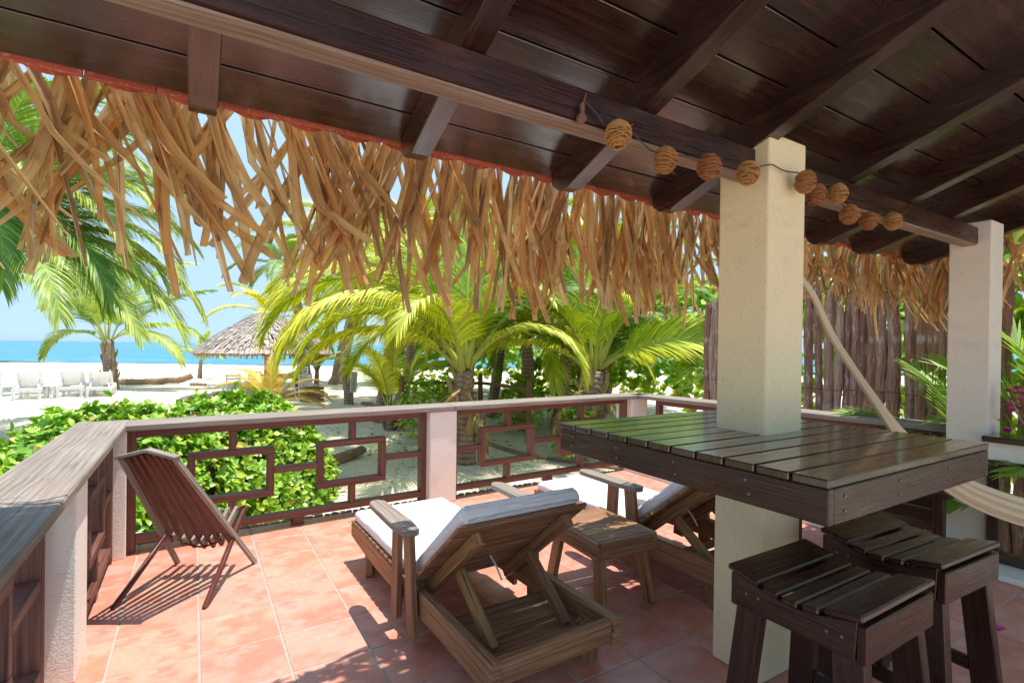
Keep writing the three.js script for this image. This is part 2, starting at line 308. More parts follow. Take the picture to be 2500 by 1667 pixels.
{
  const r = thing('right_railing', 'timber railing in shade between the front corner and the right pillar', 'railing', [5.17, 0, -5.2], -Math.PI / 2 + 0.1);
  // local x runs back towards the camera, local z outwards negative
  part('cap_rail', box(3.52, 0.05, 0.34, { at: [1.68, 0.998, 0.0 - 0.17], c: 0.007 }), M.grey[1], r);
  fretwork(r, 0.30, 3.38, [1.1, 2.45], 0.7);
  r.children.filter(c => c.name !== 'cap_rail').forEach(c => c.position.z = -0.11);
  const n = thing('side_railing', 'dark timber railing running forward from the right pillar at the right edge', 'railing', [5.2, 0, -1.495], -Math.PI / 2);
  part('cap_rail', box(1.6, 0.045, 0.34, { at: [0.8, 1.0, -0.17], c: 0.006 }), M.dark[1], n);
  part('wall_band', box(1.58, 0.14, 0.16, { at: [0.79, 0.905, -0.15], c: 0.005 }), M.white, n);
  for (const [w, h, x, y] of [[1.58, 0.06, 0.79, 0.804], [0.075, 0.70, 0.05, 0.42], [0.075, 0.70, 0.85, 0.42], [1.58, 0.07, 0.79, 0.08]])
    part(w > h ? 'bottom_rail' : 'stile', box(w, h, 0.10, { at: [x, y, -0.15], c: 0.004 }), pick(M.dark, rng(Math.round(x * 50 + y * 9))), n);
}

// ---------------------------------------------------------------- pillars
{
  const top = (w, d, h, x, z) => {                      // plaster pillar with a slightly ragged top against the boards
    const g = new RoundedBoxGeometry(w, h, d, 3, 0.012); g.translate(x, h / 2, z); const n = ni(g); return boxUV(n, 1);
  };
  const p = thing('main_pillar', 'square yellow cream plaster pillar standing through the middle of the bar table', 'pillar', [2.563, 0, -1.652]);
  part('shaft', top(0.325, 0.283, 2.735, 0, 0), M.cream, p);
  const q = thing('right_pillar', 'square pale plaster pillar at the right railing, under the beam end', 'pillar', [5.505, 0, -1.638]);
  part('shaft', top(0.27, 0.272, 2.72, 0, 0), M.pale, q);
}

// ---------------------------------------------------------------- porch roof
const roofLow = a => 2.667 - 0.3077 * (a - 1.64);       // underside of the rafters
const SL = Math.atan(0.3077);
{
  const roof = thing('porch_roof', 'dark stained timber porch roof of boards, rafters and beam with red clay tiles', 'roof', [0, 0, 0]);
  const R = rng(9);
  part('beam', box(9.2, 0.130, 0.108, { at: [1.07, 2.606, -1.640], c: 0.006, ou: 2.2, ov: 0.7 }), new THREE.MeshPhysicalMaterial({ ...T.roof, color: C(1.15, 1.05, 1.0), roughness: 1 }), roof);
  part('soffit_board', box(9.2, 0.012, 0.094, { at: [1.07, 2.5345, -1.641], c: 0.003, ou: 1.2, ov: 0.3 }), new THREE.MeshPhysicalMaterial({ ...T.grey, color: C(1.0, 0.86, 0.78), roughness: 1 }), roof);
  // rafters with scalloped tails
  const rafters = [[-1.66, 0], [-0.80, 0], [0.062, 0.0], [0.895, 0.055], [1.76, 0.08], [2.545, 0.10], [3.49, 0.11], [4.31, 0.13], [5.03, 0.12], [6.02, 0.06]];
  for (const [b, skew] of rafters) {
    const s = new THREE.Shape(), D = 0.148;              // profile in (a, h) around the tail bottom at a = 2.283
    const y = a => -0.3077 * (a - 2.283);
    s.moveTo(-0.5, y(-0.5)); s.lineTo(2.12, y(2.12));
    s.lineTo(2.16, y(2.16) - 0.004); s.quadraticCurveTo(2.19, y(2.19) + 0.016, 2.215, y(2.215) + 0.022);
    s.quadraticCurveTo(2.262, y(2.262) + 0.028, 2.285, y(2.285) + 0.065); s.quadraticCurveTo(2.315, y(2.315) + 0.085, 2.318, y(2.318) + 0.11); s.lineTo(2.322, y(2.322) + D);
    s.lineTo(-0.5, y(-0.5) + D); s.closePath();
    const g = ni(new THREE.ExtrudeGeometry(s, { depth: 0.085, bevelEnabled: true, bevelThickness: 0.004, bevelSize: 0.004, bevelSegments: 1, curveSegments: 6 }));
    g.translate(-2.283, 0, -0.085);
    g.rotateY(Math.PI / 2);                               // x -> -z (a), z -> x (b)
    boxUV(g, 2);
    const m = part('rafter', g, pick(M.rafter, R), roof); m.position.set(b, roofLow(2.283), -2.283); m.rotation.y = -Math.atan(skew);
  }
  // boards laid across the rafters, one joint every 0.24 m up the slope
  const under = a => roofLow(a) + 0.152;
  const joints = [2.347, 2.158, 1.905, 1.656, 1.41, 1.18, 0.954]; while (joints[joints.length - 1] > -0.4) joints.push(joints[joints.length - 1] - 0.236);
  for (let k = 0; k + 1 < joints.length; k++) {
    const a1 = joints[k], a0 = joints[k + 1], w = (a1 - a0) / Math.cos(SL) - 0.009, am = (a0 + a1) / 2;
    let x = -2.6 - R() * 0.4;
    const g = box(8.8, 0.024, w, { c: 0.0025 });
    const m = part('roof_board', g, M.roof[(k * 3 + 1) % 5], roof); m.position.set(1.65, under(am) + 0.0125 + 0.0015 * (R() - 0.5), -am); m.rotation.x = -SL;
  }
  const deck = box(8.8, 0.02, 2.95, { c: 0.002 }); const dm = part('roof_deck', deck, M.rafter[0], roof); dm.position.set(1.65, under(0.91) + 0.06, -0.91); dm.rotation.x = -SL;  // unseen sheet added above the boards to stop sun leaking through their joints
  // clay tiles: their curved noses show below the edge of the boards
  const clay = tones({ map: dataTex(256, 256, (u, v) => { const t = fbm(u, v, 12, 12, 6, 4), l = smooth(0.62, 0.75, fbm(u, v, 20, 20, 16, 3)); return [mix(0.42, 0.58, t) + 0.1 * l, mix(0.075, 0.13, t) + 0.14 * l, mix(0.04, 0.07, t) + 0.12 * l]; }, true, 5, 5) }, 4, 0.35, 6, { roughness: 0.7 });
  const arc = (r, sag, up) => { const s = new THREE.Shape(), n = 8; for (let i = 0; i <= n; i++) { const t = i / n * 2 - 1; s[i ? 'lineTo' : 'moveTo'](t * r, (up ? 1 : -1) * sag * (1 - t * t)); } for (let i = n; i >= 0; i--) { const t = i / n * 2 - 1; s.lineTo(t * r, (up ? 1 : -1) * sag * (1 - t * t) + 0.014); } s.closePath(); return ni(new THREE.ExtrudeGeometry(s, { depth: 0.10, bevelEnabled: false })); };
  const pan = arc(0.085, 0.03, false), cover = arc(0.06, 0.035, true);
  for (let x = -2.6, k = 0; x < 6.0; x += 0.215, k++) {
    const p = part('roof_tile', pan, pick(clay, R), roof); p.position.set(x, under(2.43) + 0.050, -2.435 - 0.012 * R()); p.rotation.x = -SL;
    const c = part('roof_tile', cover, pick(clay, R), roof); c.position.set(x + 0.1075, under(2.43) + 0.040, -2.425 - 0.012 * R()); c.rotation.x = -SL;
    const sq = part('roof_tile', box(0.213, 0.06, 0.016, { c: 0.004 }), pick(clay, R), roof); sq.position.set(x, roofLow(2.352) + 0.171 + 0.006 * R(), -2.362 - 0.01 * R());
  }
}
// ---------------------------------------------------------------- dry palm thatch along the eaves
{
  const R = rng(411);
  const strips = [];                                     // unit-length strip variants hanging along -y
  for (let k = 0; k < 18; k++) {
    const n = 7, p = [], uv = [], idx = [], w = 0.0095 + 0.0075 * R(), bend = (R() - 0.5) * 0.13, bow = (R() - 0.5) * 0.08, tw = (R() - 0.5) * 1.6, blunt = R() < 0.7 ? 0.8 : 0.3, fold = 0.45 + 0.8 * R();
    const kink = R() < 0.3 ? 0.45 + 0.3 * R() : 9, ka = (R() - 0.5) * 0.5;
    for (let i = 0; i <= n; i++) {
      const t = i / n, e = t > kink ? (t - kink) : 0;
      const x = bend * t * t + bow * Math.sin(t * 3.14) * 0.5 + ka * e, y = -t, z = bow * t * (1 - t) * 1.4 + ka * e * 0.6, a = tw * t;
      const ww = w * (i === 0 ? 0.6 : t < 0.6 ? 1 : mix(1, blunt, (t - 0.6) / 0.4));
      const cs = Math.cos(a), sn = Math.sin(a);
      for (const [s, f] of [[-1, fold], [0, 0], [1, fold]]) { p.push(x + s * ww * cs - f * ww * sn, y, z + s * ww * sn + f * ww * cs); uv.push(t * 0.6, s * 0.02 + k * 0.11); }
    }
    for (let i = 0; i < n; i++) for (let s = 0; s < 2; s++) { const a = i * 3 + s, b = a + 3; idx.push(a, b, a + 1, a + 1, b, b + 1); }
    const g = new THREE.BufferGeometry(); g.setAttribute('position', new THREE.Float32BufferAttribute(p, 3)); g.setAttribute('uv', new THREE.Float32BufferAttribute(uv, 2)); g.setIndex(idx); g.computeVertexNormals(); strips.push(ni(g));
  }
  const leafMap = dataTex(256, 128, (u, v) => { const t = fbm(u, v, 3, 50, 7, 3), s = smooth(0.6, 0.75, fbm(u, v, 10, 12, 19, 3)); return [mix(0.60, 0.92, t) * (1 - 0.3 * s), mix(0.37, 0.65, t) * (1 - 0.36 * s), mix(0.14, 0.30, t) * (1 - 0.40 * s)]; }, true, 1.6, 6);
  const mats = [[1, 1, 1], [0.8, 0.72, 0.62], [1.05, 0.9, 0.72], [0.55, 0.48, 0.44], [1.1, 1.05, 1.0], [0.9, 0.68, 0.45]].map(c => new THREE.MeshPhysicalMaterial({ map: leafMap, color: C(...c.map(x => Math.min(1, x))), roughness: 0.72, transmission: 0.45, thickness: 0, side: THREE.DoubleSide }));
  const rib = tones(T.pole, 2, 0.3, 33);
  const q = new THREE.Quaternion(), q2 = new THREE.Quaternion(), dn = new THREE.Vector3(0, -1, 0), d = new THREE.Vector3();
  function dryFrond(b, a, h, heading, len, count, lmin, lmax, out, label, group, along = [1, 0], base0 = null) {
    const f = thing('thatch_frond', label, 'palm frond', [b, h, -a], 0, group);
    const dir = new THREE.Vector3(along[0], 0, -along[1]).multiplyScalar(heading), outV = new THREE.Vector3(-along[1], 0, -along[0]).multiplyScalar(along[0] ? 1 : -1);
    const A = dir.clone().multiplyScalar(-len / 2), B = dir.clone().multiplyScalar(len / 2); B.y -= 0.03;
    part('midrib', limb([A, A.clone().lerp(B, 0.5).add(new THREE.Vector3(0, 0.02, 0)), B], t => 0.009 - 0.005 * t, 6, 5, 5), pick(rib, R), f);
    const base = base0 ?? 0.12 + 0.5 * R();
    for (let k = 0; k < count; k++) {
      const cl = Math.floor(k / 3), cs = hash(cl, Math.round(b * 1000), 7) - 0.5, t = clamp((cl + 0.5 + 0.45 * (R() - 0.5) + 0.5 * cs) * 3 / count), p = A.clone().lerp(B, t); p.y -= 0.01 * R(); p.addScaledVector(outV, 0.03 * (R() - 0.5) + 0.02);
      const fine = R() < 0.18, slant = base + 0.4 * cs + 0.26 * (R() - 0.5) + (R() < 0.10 ? -0.7 : 0) + 0.15 * t, o = out * (R() - 0.35);
      d.set(0, -1, 0).addScaledVector(dir, slant * 0.8).addScaledVector(outV, o).normalize();
      q.setFromUnitVectors(dn, d); q2.setFromAxisAngle(d, (R() - 0.5) * 1.7); q2.multiply(q);
      const m = part('leaflet', strips[Math.floor(R() * strips.length)], pick(mats, R), f);
      const L = mix(lmin, lmax, Math.pow(R(), 0.8)); m.position.copy(p); m.quaternion.copy(q2); m.scale.set((fine ? 0.25 : 1) * ((b < 0.7 && along[0] ? 1.0 : 0.8) + 0.75 * R()), L, 1.1 + 0.9 * R());
    }
  }
  const front = 'dry brown palm frond hanging in the thatch fringe along the front eave', gFront = 'dry palm fronds hanging along the front eave';
  for (let k = 0; k < 34; k++) {
    const b = -1.15 + k * 0.236 + 0.08 * (R() - 0.5), gap = b > -0.12 && b < 0.16;
    const head = b < -0.45 ? (k % 4 ? -1 : 1) : b < -0.1 ? (k % 3 ? -1 : 1) : b < 0.8 ? (k % 4 ? 1 : -1) : b < 1.15 ? (k % 4 ? -1 : 1) : k % 2 ? 1 : -1;
    dryFrond(b, 2.44 + 0.14 * R(), 2.70 + 0.05 * R(), head, 0.62 + 0.25 * R(), gap ? 9 : b < -0.1 ? 21 : b < 0.6 ? 26 : b < 3 ? 26 : 17, b < 3 ? 0.42 : 0.34, gap ? 0.78 : b < 3 ? 0.90 : 0.66, 0.30, front, gFront, [1, 0], b < -0.1 ? 0.45 + 0.35 * R() : b < 1.1 ? 0.22 + 0.3 * R() : 0.04 + 0.34 * R());
  }
  const side = 'dry brown palm frond hanging in the thatch fringe over the right side railing', gSide = 'dry palm fronds hanging along the right eave';
  for (let k = 0; k < 9; k++) dryFrond(6.13 + 0.08 * R(), 0.25 + k * 0.26, 2.667 - 0.3077 * (0.25 + k * 0.26 - 1.64) + 0.16 + 0.04 * R(), k % 2 ? 1 : -1, 0.6, 20, 0.45, 0.85, 0.25, side, gSide, [0, 1]);
}
// ---------------------------------------------------------------- bar table and stools
const screwGeo = ni(new THREE.CylinderGeometry(0.0055, 0.0055, 0.004, 8));
{
  const R = rng(61), t = thing('bar_table', 'large dark glossy slatted bar table built around the cream pillar', 'table', [2.455, 0, -1.5975]);
  const P = 1.445 / 11;
  for (let k = 0; k < 11; k++) {
    const a = -0.7225 + P * (k + 0.5);
    part('plank', box(1.412 + 0.006 * R(), 0.03, P - 0.011, { c: 0.004, at: [0.004 * (R() - 0.5), 1.224 + 0.0015 * (R() - 0.5), -a] }), pick(M.dark, R), t);
  }
  part('side_apron', box(0.036, 0.122, 1.435, { at: [-0.685, 1.147, 0], c: 0.004 }), M.apron[0], t);
  part('side_apron', box(0.036, 0.122, 1.435, { at: [0.685, 1.147, 0], c: 0.004 }), M.apron[1], t);
  part('end_apron', box(1.332, 0.122, 0.036, { at: [0, 1.146, 0.699], c: 0.004 }), M.apron[2], t);
  part('end_apron', box(1.332, 0.122, 0.036, { at: [0, 1.146, -0.699], c: 0.004 }), M.apron[3], t);
  for (const z of [-0.62, -0.28, 0.08, 0.42]) for (const y of [1.175, 1.125]) { const s = part('screw', screwGeo, M.screw, t); s.position.set(-0.7045, y, z + 0.02 * R()); s.rotation.z = Math.PI / 2; }
  for (const x of [-0.60, -0.2, 0.25, 0.62]) for (const y of [1.175, 1.125]) { const s = part('screw', screwGeo, M.screw, t); s.position.set(x, y, 0.7185); s.rotation.x = Math.PI / 2; }
}
function makeStool() {
  const R = rng(71), t = thing('bar_stool', 'dark slatted bar stool nearest the camera, in front of the pillar', 'bar stool', [2.108, 0, -1.058]);
  // slats run along x, the seat dips along z
  const zs = [[-0.245, -0.112], [-0.098, -0.040], [-0.024, 0.034], [0.050, 0.108], [0.124, 0.250]], dip = z => 0.788 - 0.042 * Math.cos(Math.min(1, Math.abs(z) / 0.21) * Math.PI / 2);
  for (const [z0, z1] of zs) {
    const zm = (z0 + z1) / 2, tilt = Math.atan2(dip(z1 - 0.005) - dip(z0 + 0.005), z1 - z0);
    const m = part('seat_slat', box(0.55, 0.024, z1 - z0, { c: 0.006 }), pick(M.stool, R), t); m.position.set(0.004 * (R() - 0.5), dip(zm) + 0.002, zm); m.rotation.x = -tilt;
  }
  const side = x => {
    const s = new THREE.Shape(); s.moveTo(-0.215, 0.645); s.lineTo(0.215, 0.645); s.lineTo(0.222, dip(0.22) - 0.016);
    for (let k = 0; k <= 10; k++) { const z = 0.22 - 0.44 * k / 10; s.lineTo(z, dip(z) - 0.017); } s.closePath();
    const g = ni(new THREE.ExtrudeGeometry(s, { depth: 0.034, bevelEnabled: true, bevelSize: 0.003, bevelThickness: 0.003, bevelSegments: 1 })); g.translate(0, 0, -0.017); g.rotateY(-Math.PI / 2); g.translate(x, 0, 0);
    return boxUV(g, 2);
  };
  part('side_apron', side(-0.238), M.stool[1], t); part('side_apron', side(0.238), M.stool[2], t);
  for (const z of [-0.228, 0.236]) {
    const s = new THREE.Shape(); s.moveTo(-0.019, 0.63); s.quadraticCurveTo(0.012, 0.70, 0.019, 0.77); s.lineTo(-0.013, 0.77); s.quadraticCurveTo(-0.016, 0.70, -0.023, 0.64); s.closePath();
    part('end_apron', box(0.505, 0.128, 0.034, { at: [0, 0.70, z], c: 0.005 }), pick(M.stool, R), t);
  }
  for (const sx of [-1, 1]) for (const sz of [-1, 1]) part('leg', bar(new THREE.Vector3(sx * 0.25, 0, sz * 0.235), new THREE.Vector3(sx * 0.195, 0.72, sz * 0.175), 0.105, 0.05, new THREE.Vector3(0, 0, 1), { c: 0.005 }), pick(M.stool, R), t);
  for (const sx of [-1, 1]) part('stretcher', box(0.03, 0.06, 0.33, { at: [sx * 0.232, 0.22, 0], c: 0.004 }), pick(M.stool, R), t);
  part('stretcher', box(0.45, 0.06, 0.03, { at: [0, 0.28, 0], c: 0.004 }), pick(M.stool, R), t);
  for (const z of [-0.17, -0.12, 0.13, 0.18]) { const s = part('screw', screwGeo, M.screw, t); s.position.set(-0.2595, 0.70 + 0.01 * R(), z); s.rotation.z = Math.PI / 2; }
  return t;
}
const stool = makeStool();
copyOf(stool, 'bar_stool', 'dark slatted bar stool tucked under the table corner, behind the nearest stool', [2.86, 0, -1.085], -0.05);

// ---------------------------------------------------------------- wooden loungers with cushions, side table
const fabric = new THREE.MeshPhysicalMaterial({ map: dataTex(256, 256, (u, v) => { const t = fbm(u, v, 80, 80, 3, 2), s = fbm(u, v, 4, 4, 8, 4); const k = 0.9 + 0.08 * t + 0.05 * (s - 0.5); return [0.82 * k, 0.79 * k, 0.775 * k]; }, true, 3, 3), bumpMap: dataTex(512, 512, (u, v) => 0.55 * Math.pow(1 - Math.abs(2 * fbm(u, v, 4, 3, 71, 4) - 1), 5) + 0.45 * fbm(u, v, 6, 6, 75, 3), false, 1.3, 1.3), bumpScale: 0.005, roughness: 0.9, sheen: 0.3, sheenRoughness: 0.7 });
function makeLounger() {
  const R = rng(83), t = thing('sun_lounger', 'brown wooden sun lounger with raised back, nearer the camera, left of the side table', 'sun lounger', [1.445, 0, -2.95], 0.022);
  const w = () => pick(M.lounge, R), X = (x, y, a) => new THREE.Vector3(x, y, -a);
  // side rails: gently arched plank cut from one board
  for (const s of [-1, 1]) {
    const sh = new THREE.Shape(); sh.moveTo(-1.04, 0.165); sh.lineTo(-0.1, 0.165); sh.quadraticCurveTo(0.5, 0.135, 1.06, 0.20); sh.lineTo(1.06, 0.285);
    sh.quadraticCurveTo(0.75, 0.305, 0.45, 0.285); sh.quadraticCurveTo(0.1, 0.268, -0.2, 0.295); sh.lineTo(-1.04, 0.295); sh.closePath();
    const g = ni(new THREE.ExtrudeGeometry(sh, { depth: 0.045, bevelEnabled: true, bevelSize: 0.004, bevelThickness: 0.004, bevelSegments: 1, curveSegments: 8 })); g.translate(0, 0, -0.0225); g.rotateY(Math.PI / 2);
    g.translate(s * 0.358, 0, 0); part('side_rail', boxUV(g, 2), w(), t);
  }
  part('end_rail', box(0.668, 0.115, 0.045, { at: [0, 0.235, 1.005], c: 0.006 }), w(), t);
  part('end_rail', box(0.668, 0.085, 0.04, { at: [0, 0.235, -1.035], c: 0.006 }), w(), t);
  for (let k = 0; k < 15; k++) { const a = -0.12 + k * 0.0815, y = 0.297 + 0.012 * Math.sin((a - 0.1) * 2.2); part('seat_slat', box(0.775, 0.021, 0.066, { at: [0, y, -a], c: 0.004 }), w(), t); }
  for (const s of [-1, 1]) for (const a of [-0.86, 0.79]) part('leg', bar(X(s * 0.33, 0, a + (a < 0 ? 0.04 : -0.03)), X(s * 0.325, 0.20, a), 0.135, 0.05, X(s < 0 ? 0.5 : -0.5, 0, 1), { c: 0.004 }), w(), t);
  // arms on two flat posts each
  for (const s of [-1, 1]) {
    part('arm_post', bar(X(s * 0.408, 0.06, 0.02), X(s * 0.42, 0.632, -0.02), 0.10, 0.034, X(0, 0, 1), { c: 0.005 }), w(), t);
    part('arm_post', bar(X(s * 0.408, 0.05, -0.24), X(s * 0.42, 0.632, -0.19), 0.105, 0.034, X(0, 0, 1), { c: 0.005 }), w(), t);
    const sh = new THREE.Shape(); sh.moveTo(-0.30, -0.035); sh.quadraticCurveTo(-0.335, 0, -0.30, 0.04); sh.lineTo(-0.15, 0.058); sh.lineTo(0.27, 0.045); sh.quadraticCurveTo(0.32, 0.03, 0.32, 0); sh.quadraticCurveTo(0.32, -0.03, 0.27, -0.045); sh.lineTo(-0.15, -0.052); sh.closePath();
    const g = ni(new THREE.ExtrudeGeometry(sh, { depth: 0.026, bevelEnabled: true, bevelSize: 0.006, bevelThickness: 0.005, bevelSegments: 2 })); g.rotateX(-Math.PI / 2); g.rotateY(Math.PI / 2); g.translate(s * 0.445, 0.637, 0);
    part('arm_rest', boxUV(g, 2), pick(M.grey, R), t);
  }
  // back: a slatted frame hinged on the side rails
  const H0 = X(0, 0.315, -0.17), H1 = X(0, 0.80, -0.755), u = H1.clone().sub(H0).normalize(), n = new THREE.Vector3(1, 0, 0).cross(u).negate();
  if (n.y < 0) n.negate();
  const L = H0.distanceTo(H1), on = (s, x, o) => H0.clone().addScaledVector(u, s).addScaledVector(n, o).add(new THREE.Vector3(x, 0, 0));
  for (let k = 0; k < 8; k++) { const s = 0.045 + k * (L - 0.09) / 7.2; const wd = k === 7 ? 0.11 : 0.078; part('back_slat', bar(on(s, -0.40, 0), on(s, 0.40, 0), wd, 0.022, u, { c: 0.004 }), w(), t); }
  for (const s of [-1, 1]) part('back_stile', bar(on(-0.10, s * 0.275, -0.045), on(L - 0.06, s * 0.275, -0.045), 0.055, 0.066, new THREE.Vector3(1, 0, 0), { c: 0.005 }), w(), t);
  for (const s of [-1, 1]) part('strut', bar(on(0.30, s * 0.228, -0.075), X(s * 0.225, 0.195, -0.80), 0.045, 0.06, new THREE.Vector3(1, 0, 0), { c: 0.004 }), w(), t);
  part('cross_board', box(0.66, 0.022, 0.13, { at: [0, 0.185, 0.79], c: 0.004 }), w(), t);
  part('cross_board', box(0.66, 0.022, 0.13, { at: [0, 0.185, 0.62], c: 0.004 }), w(), t);
  part('cross_board', box(0.66, 0.05, 0.04, { at: [0, 0.19, 0.47], c: 0.004 }), w(), t);
  part('cross_board', box(0.66, 0.05, 0.04, { at: [0, 0.19, 0.895], c: 0.004 }), w(), t);
  for (const [y, z] of [[0.24, -0.55], [0.25, -0.1], [0.22, 0.35], [0.24, 0.7], [0.21, 0.9]]) { const s = part('screw', screwGeo, M.screw, t); s.position.set(-0.3855, y, z); s.rotation.z = Math.PI / 2; }
  return { t, on, L };
}
const L1 = makeLounger();
copyOf(L1.t, 'sun_lounger', 'brown wooden sun lounger with raised back, partly hidden by the bar table', [3.165, 0, -2.985], 0.035);
function makeCushion(on, L) {
  const t = thing('lounge_cushion', 'white lounge cushion folded over the nearer sun lounger', 'cushion', [1.445, 0, -2.95], 0.022);
  const pad = (w, h, d, seed) => {
    const g = new RoundedBoxGeometry(w, h, d, 6, 0.034), p = g.attributes.position;
    for (let i = 0; i < p.count; i++) { const x = p.getX(i) / w, y = p.getY(i) / h, z = p.getZ(i) / d, k = (1 - 4 * x * x) * (1 - 4 * z * z); const r = fbm(x * 0.4 + 0.5, z * 0.4 + 0.5, 8, 8, seed, 3) - 0.5; p.setXYZ(i, p.getX(i) * (1 + 0.012 * r), p.getY(i) + y * 0.02 * Math.max(0, k) + 0.012 * r, p.getZ(i) * (1 + 0.01 * r)); }
    g.computeVertexNormals(); return g;
  };
  const s = part('seat_pad', pad(0.745, 0.085, 1.19, 3), fabric, t); s.position.set(0, 0.352, -0.44);
  const b = part('back_pad', pad(0.745, 0.085, 0.76, 9), fabric, t);
  const c = on(0.385, 0.005, 0.062), e = on(0.385, 1.005, 0.062).sub(c), u = on(1, 0, 0).sub(on(0, 0, 0)), n = new THREE.Vector3().crossVectors(u, e).negate();
  b.quaternion.setFromRotationMatrix(new THREE.Matrix4().makeBasis(e, new THREE.Vector3().crossVectors(u, e), u)); b.position.copy(c);
  const pipe = []; // stitched piping round the back pad's outer end
  for (const y of [0.036, -0.036]) pipe.push(tube([[-0.34, y, 0.378], [-0.1, y, 0.383], [0.1, y, 0.383], [0.34, y, 0.378]].map(v => new THREE.Vector3(...v)), 0.004, 16, 5));
  part('piping', merge(pipe), fabric, b);
  part('tie', merge([tube([[-0.38, 0.33, 0.12], [-0.40, 0.30, 0.15], [-0.39, 0.325, 0.20], [-0.375, 0.29, 0.22]].map(v => new THREE.Vector3(...v)), 0.007, 16, 5), tube([[0.02, 0.45, 0.34], [0.03, 0.40, 0.40], [0.05, 0.33, 0.43]].map(v => new THREE.Vector3(...v)), 0.006, 12, 5)]), fabric, t);
  return t;
}
const cushion = makeCushion(L1.on, L1.L);
copyOf(cushion, 'lounge_cushion', 'white lounge cushion on the farther sun lounger by the bar table', [3.165, 0, -2.985], 0.035);
{
  const R = rng(19), g = new THREE.IcosahedronGeometry(0.11, 4), p = g.attributes.position;
  for (let i = 0; i < p.count; i++) { const x = p.getX(i), y = p.getY(i), z = p.getZ(i), f = Math.abs(Math.sin(x * 31 + z * 19 + 2 * Math.sin(z * 25))) * 0.03 + 0.02 * Math.sin(y * 60 + x * 30); const k = 1 + f / 0.11; p.setXYZ(i, x * k * 1.15, Math.max(-0.05, y * k * 0.62), z * k * 0.85); }
  g.computeVertexNormals();
  const m = solo('crumpled_cloth', g, fabric, 'small crumpled white cloth lying at the fold of the farther cushion', 'cloth'); m.position.set(3.02, 0.44, -2.83); m.rotation.set(0.1, 0.5, -0.2);
}
{
  const R = rng(29), t = thing('side_table', 'low brown slatted wooden side table with splayed legs between the two loungers', 'table', [2.385, 0, -2.70], -0.06);
  const w = () => pick(M.lounge, R);
  for (let k = 0; k < 5; k++) part('plank', box(0.425, 0.02, 0.104, { at: [0, 0.442, -0.216 + k * 0.108], c: 0.003 }), M.lounge[(k * 3) % 4], t);
  for (const s of [-1, 1]) { part('apron', box(0.034, 0.112, 0.60, { at: [s * 0.231, 0.396, 0], c: 0.005 }), w(), t); part('apron', box(0.424, 0.11, 0.034, { at: [0, 0.395, s * 0.285], c: 0.005 }), w(), t); }
  for (const sx of [-1, 1]) for (const sz of [-1, 1]) part('leg', bar(new THREE.Vector3(sx * 0.20, 0, sz * 0.285), new THREE.Vector3(sx * 0.165, 0.42, sz * 0.21), 0.085, 0.042, new THREE.Vector3(0, 0, 1), { c: 0.004 }), w(), t);
}

// ---------------------------------------------------------------- folding stick chair
{
  const R = rng(37), t = thing('stick_chair', 'dark red-brown folding stick chair with fanned slats by the left front corner', 'chair', [-0.01, 0, -4.16]);
  // local axes: u faces away from the camera, w runs across
  const U = new THREE.Vector3(0.485, 0, -0.875), Wd = new THREE.Vector3(0.875, 0, 0.485), P = (u, w, y) => new THREE.Vector3(0, y, 0).addScaledVector(U, u).addScaledVector(Wd, w);
  const n = 9, w = () => pick(M.chair, R);
  for (let k = 0; k < n; k++) {
    const s = (k / (n - 1)) * 2 - 1, outer = k === 0 || k === n - 1;
    const bt = P(-0.455, 0.155 * s, 1.0 - 0.035 * s * s), wb = 0.265 * s, lowY = 0.195 + 0.11 * s * s;
    const dirT = (0.34 + 0.455), end = outer ? P(0.345, 0.285 * s, 0.0) : P(0.34 - 0.795 * lowY, wb, lowY - 0.005);
    part(outer ? 'leg_slat' : 'back_slat', bar(bt, end, outer ? 0.036 : 0.044, 0.024, outer ? U : new THREE.Vector3(0, 0.4, 0).addScaledVector(U, 1), { c: 0.003 }), outer ? M.grey[k ? 0 : 2] : w(), t);
    if (k < n - 1) {
      const s2 = ((k + 0.5) / (n - 1)) * 2 - 1, leg = k === 0 || k === n - 2;
      const front = P(0.33, 0.245 * s2, 0.41 + 0.03 * s2 * s2), back = leg ? P(-0.345, 0.278 * Math.sign(s2), 0.0) : P(0.085, 0.262 * s2, 0.255 + 0.09 * s2 * s2);
      part(leg ? 'leg_slat' : 'seat_slat', bar(front, back, leg ? 0.036 : 0.048, 0.024, leg ? U : new THREE.Vector3(0, 1, 0), { c: 0.003 }), leg ? w() : M.grey[k % 3], t);
    }
  }
  const top = []; for (let k = 0; k < 2; k++) { const s0 = k ? 0 : -1, s1 = k ? 1 : 0; const q = s => P(-0.458, 0.175 * s, 1.006 - 0.045 * s * s + 0.006); top.push(bar(q(s0), q(s1), 0.062, 0.02, U, { c: 0.003 })); }
  part('top_rail', merge(top), M.grey[1], t);
  for (const [u, y, l] of [[0.115, 0.262, 0.5], [0.30, 0.395, 0.44], [-0.40, 0.93, 0.28]]) part('rod', tube([P(u, -l / 2, y + 0.05), P(u, 0, y - 0.05 + (y > 0.5 ? 0.05 : 0)), P(u, l / 2, y + 0.05)], 0.007, 12, 6), w(), t);
}

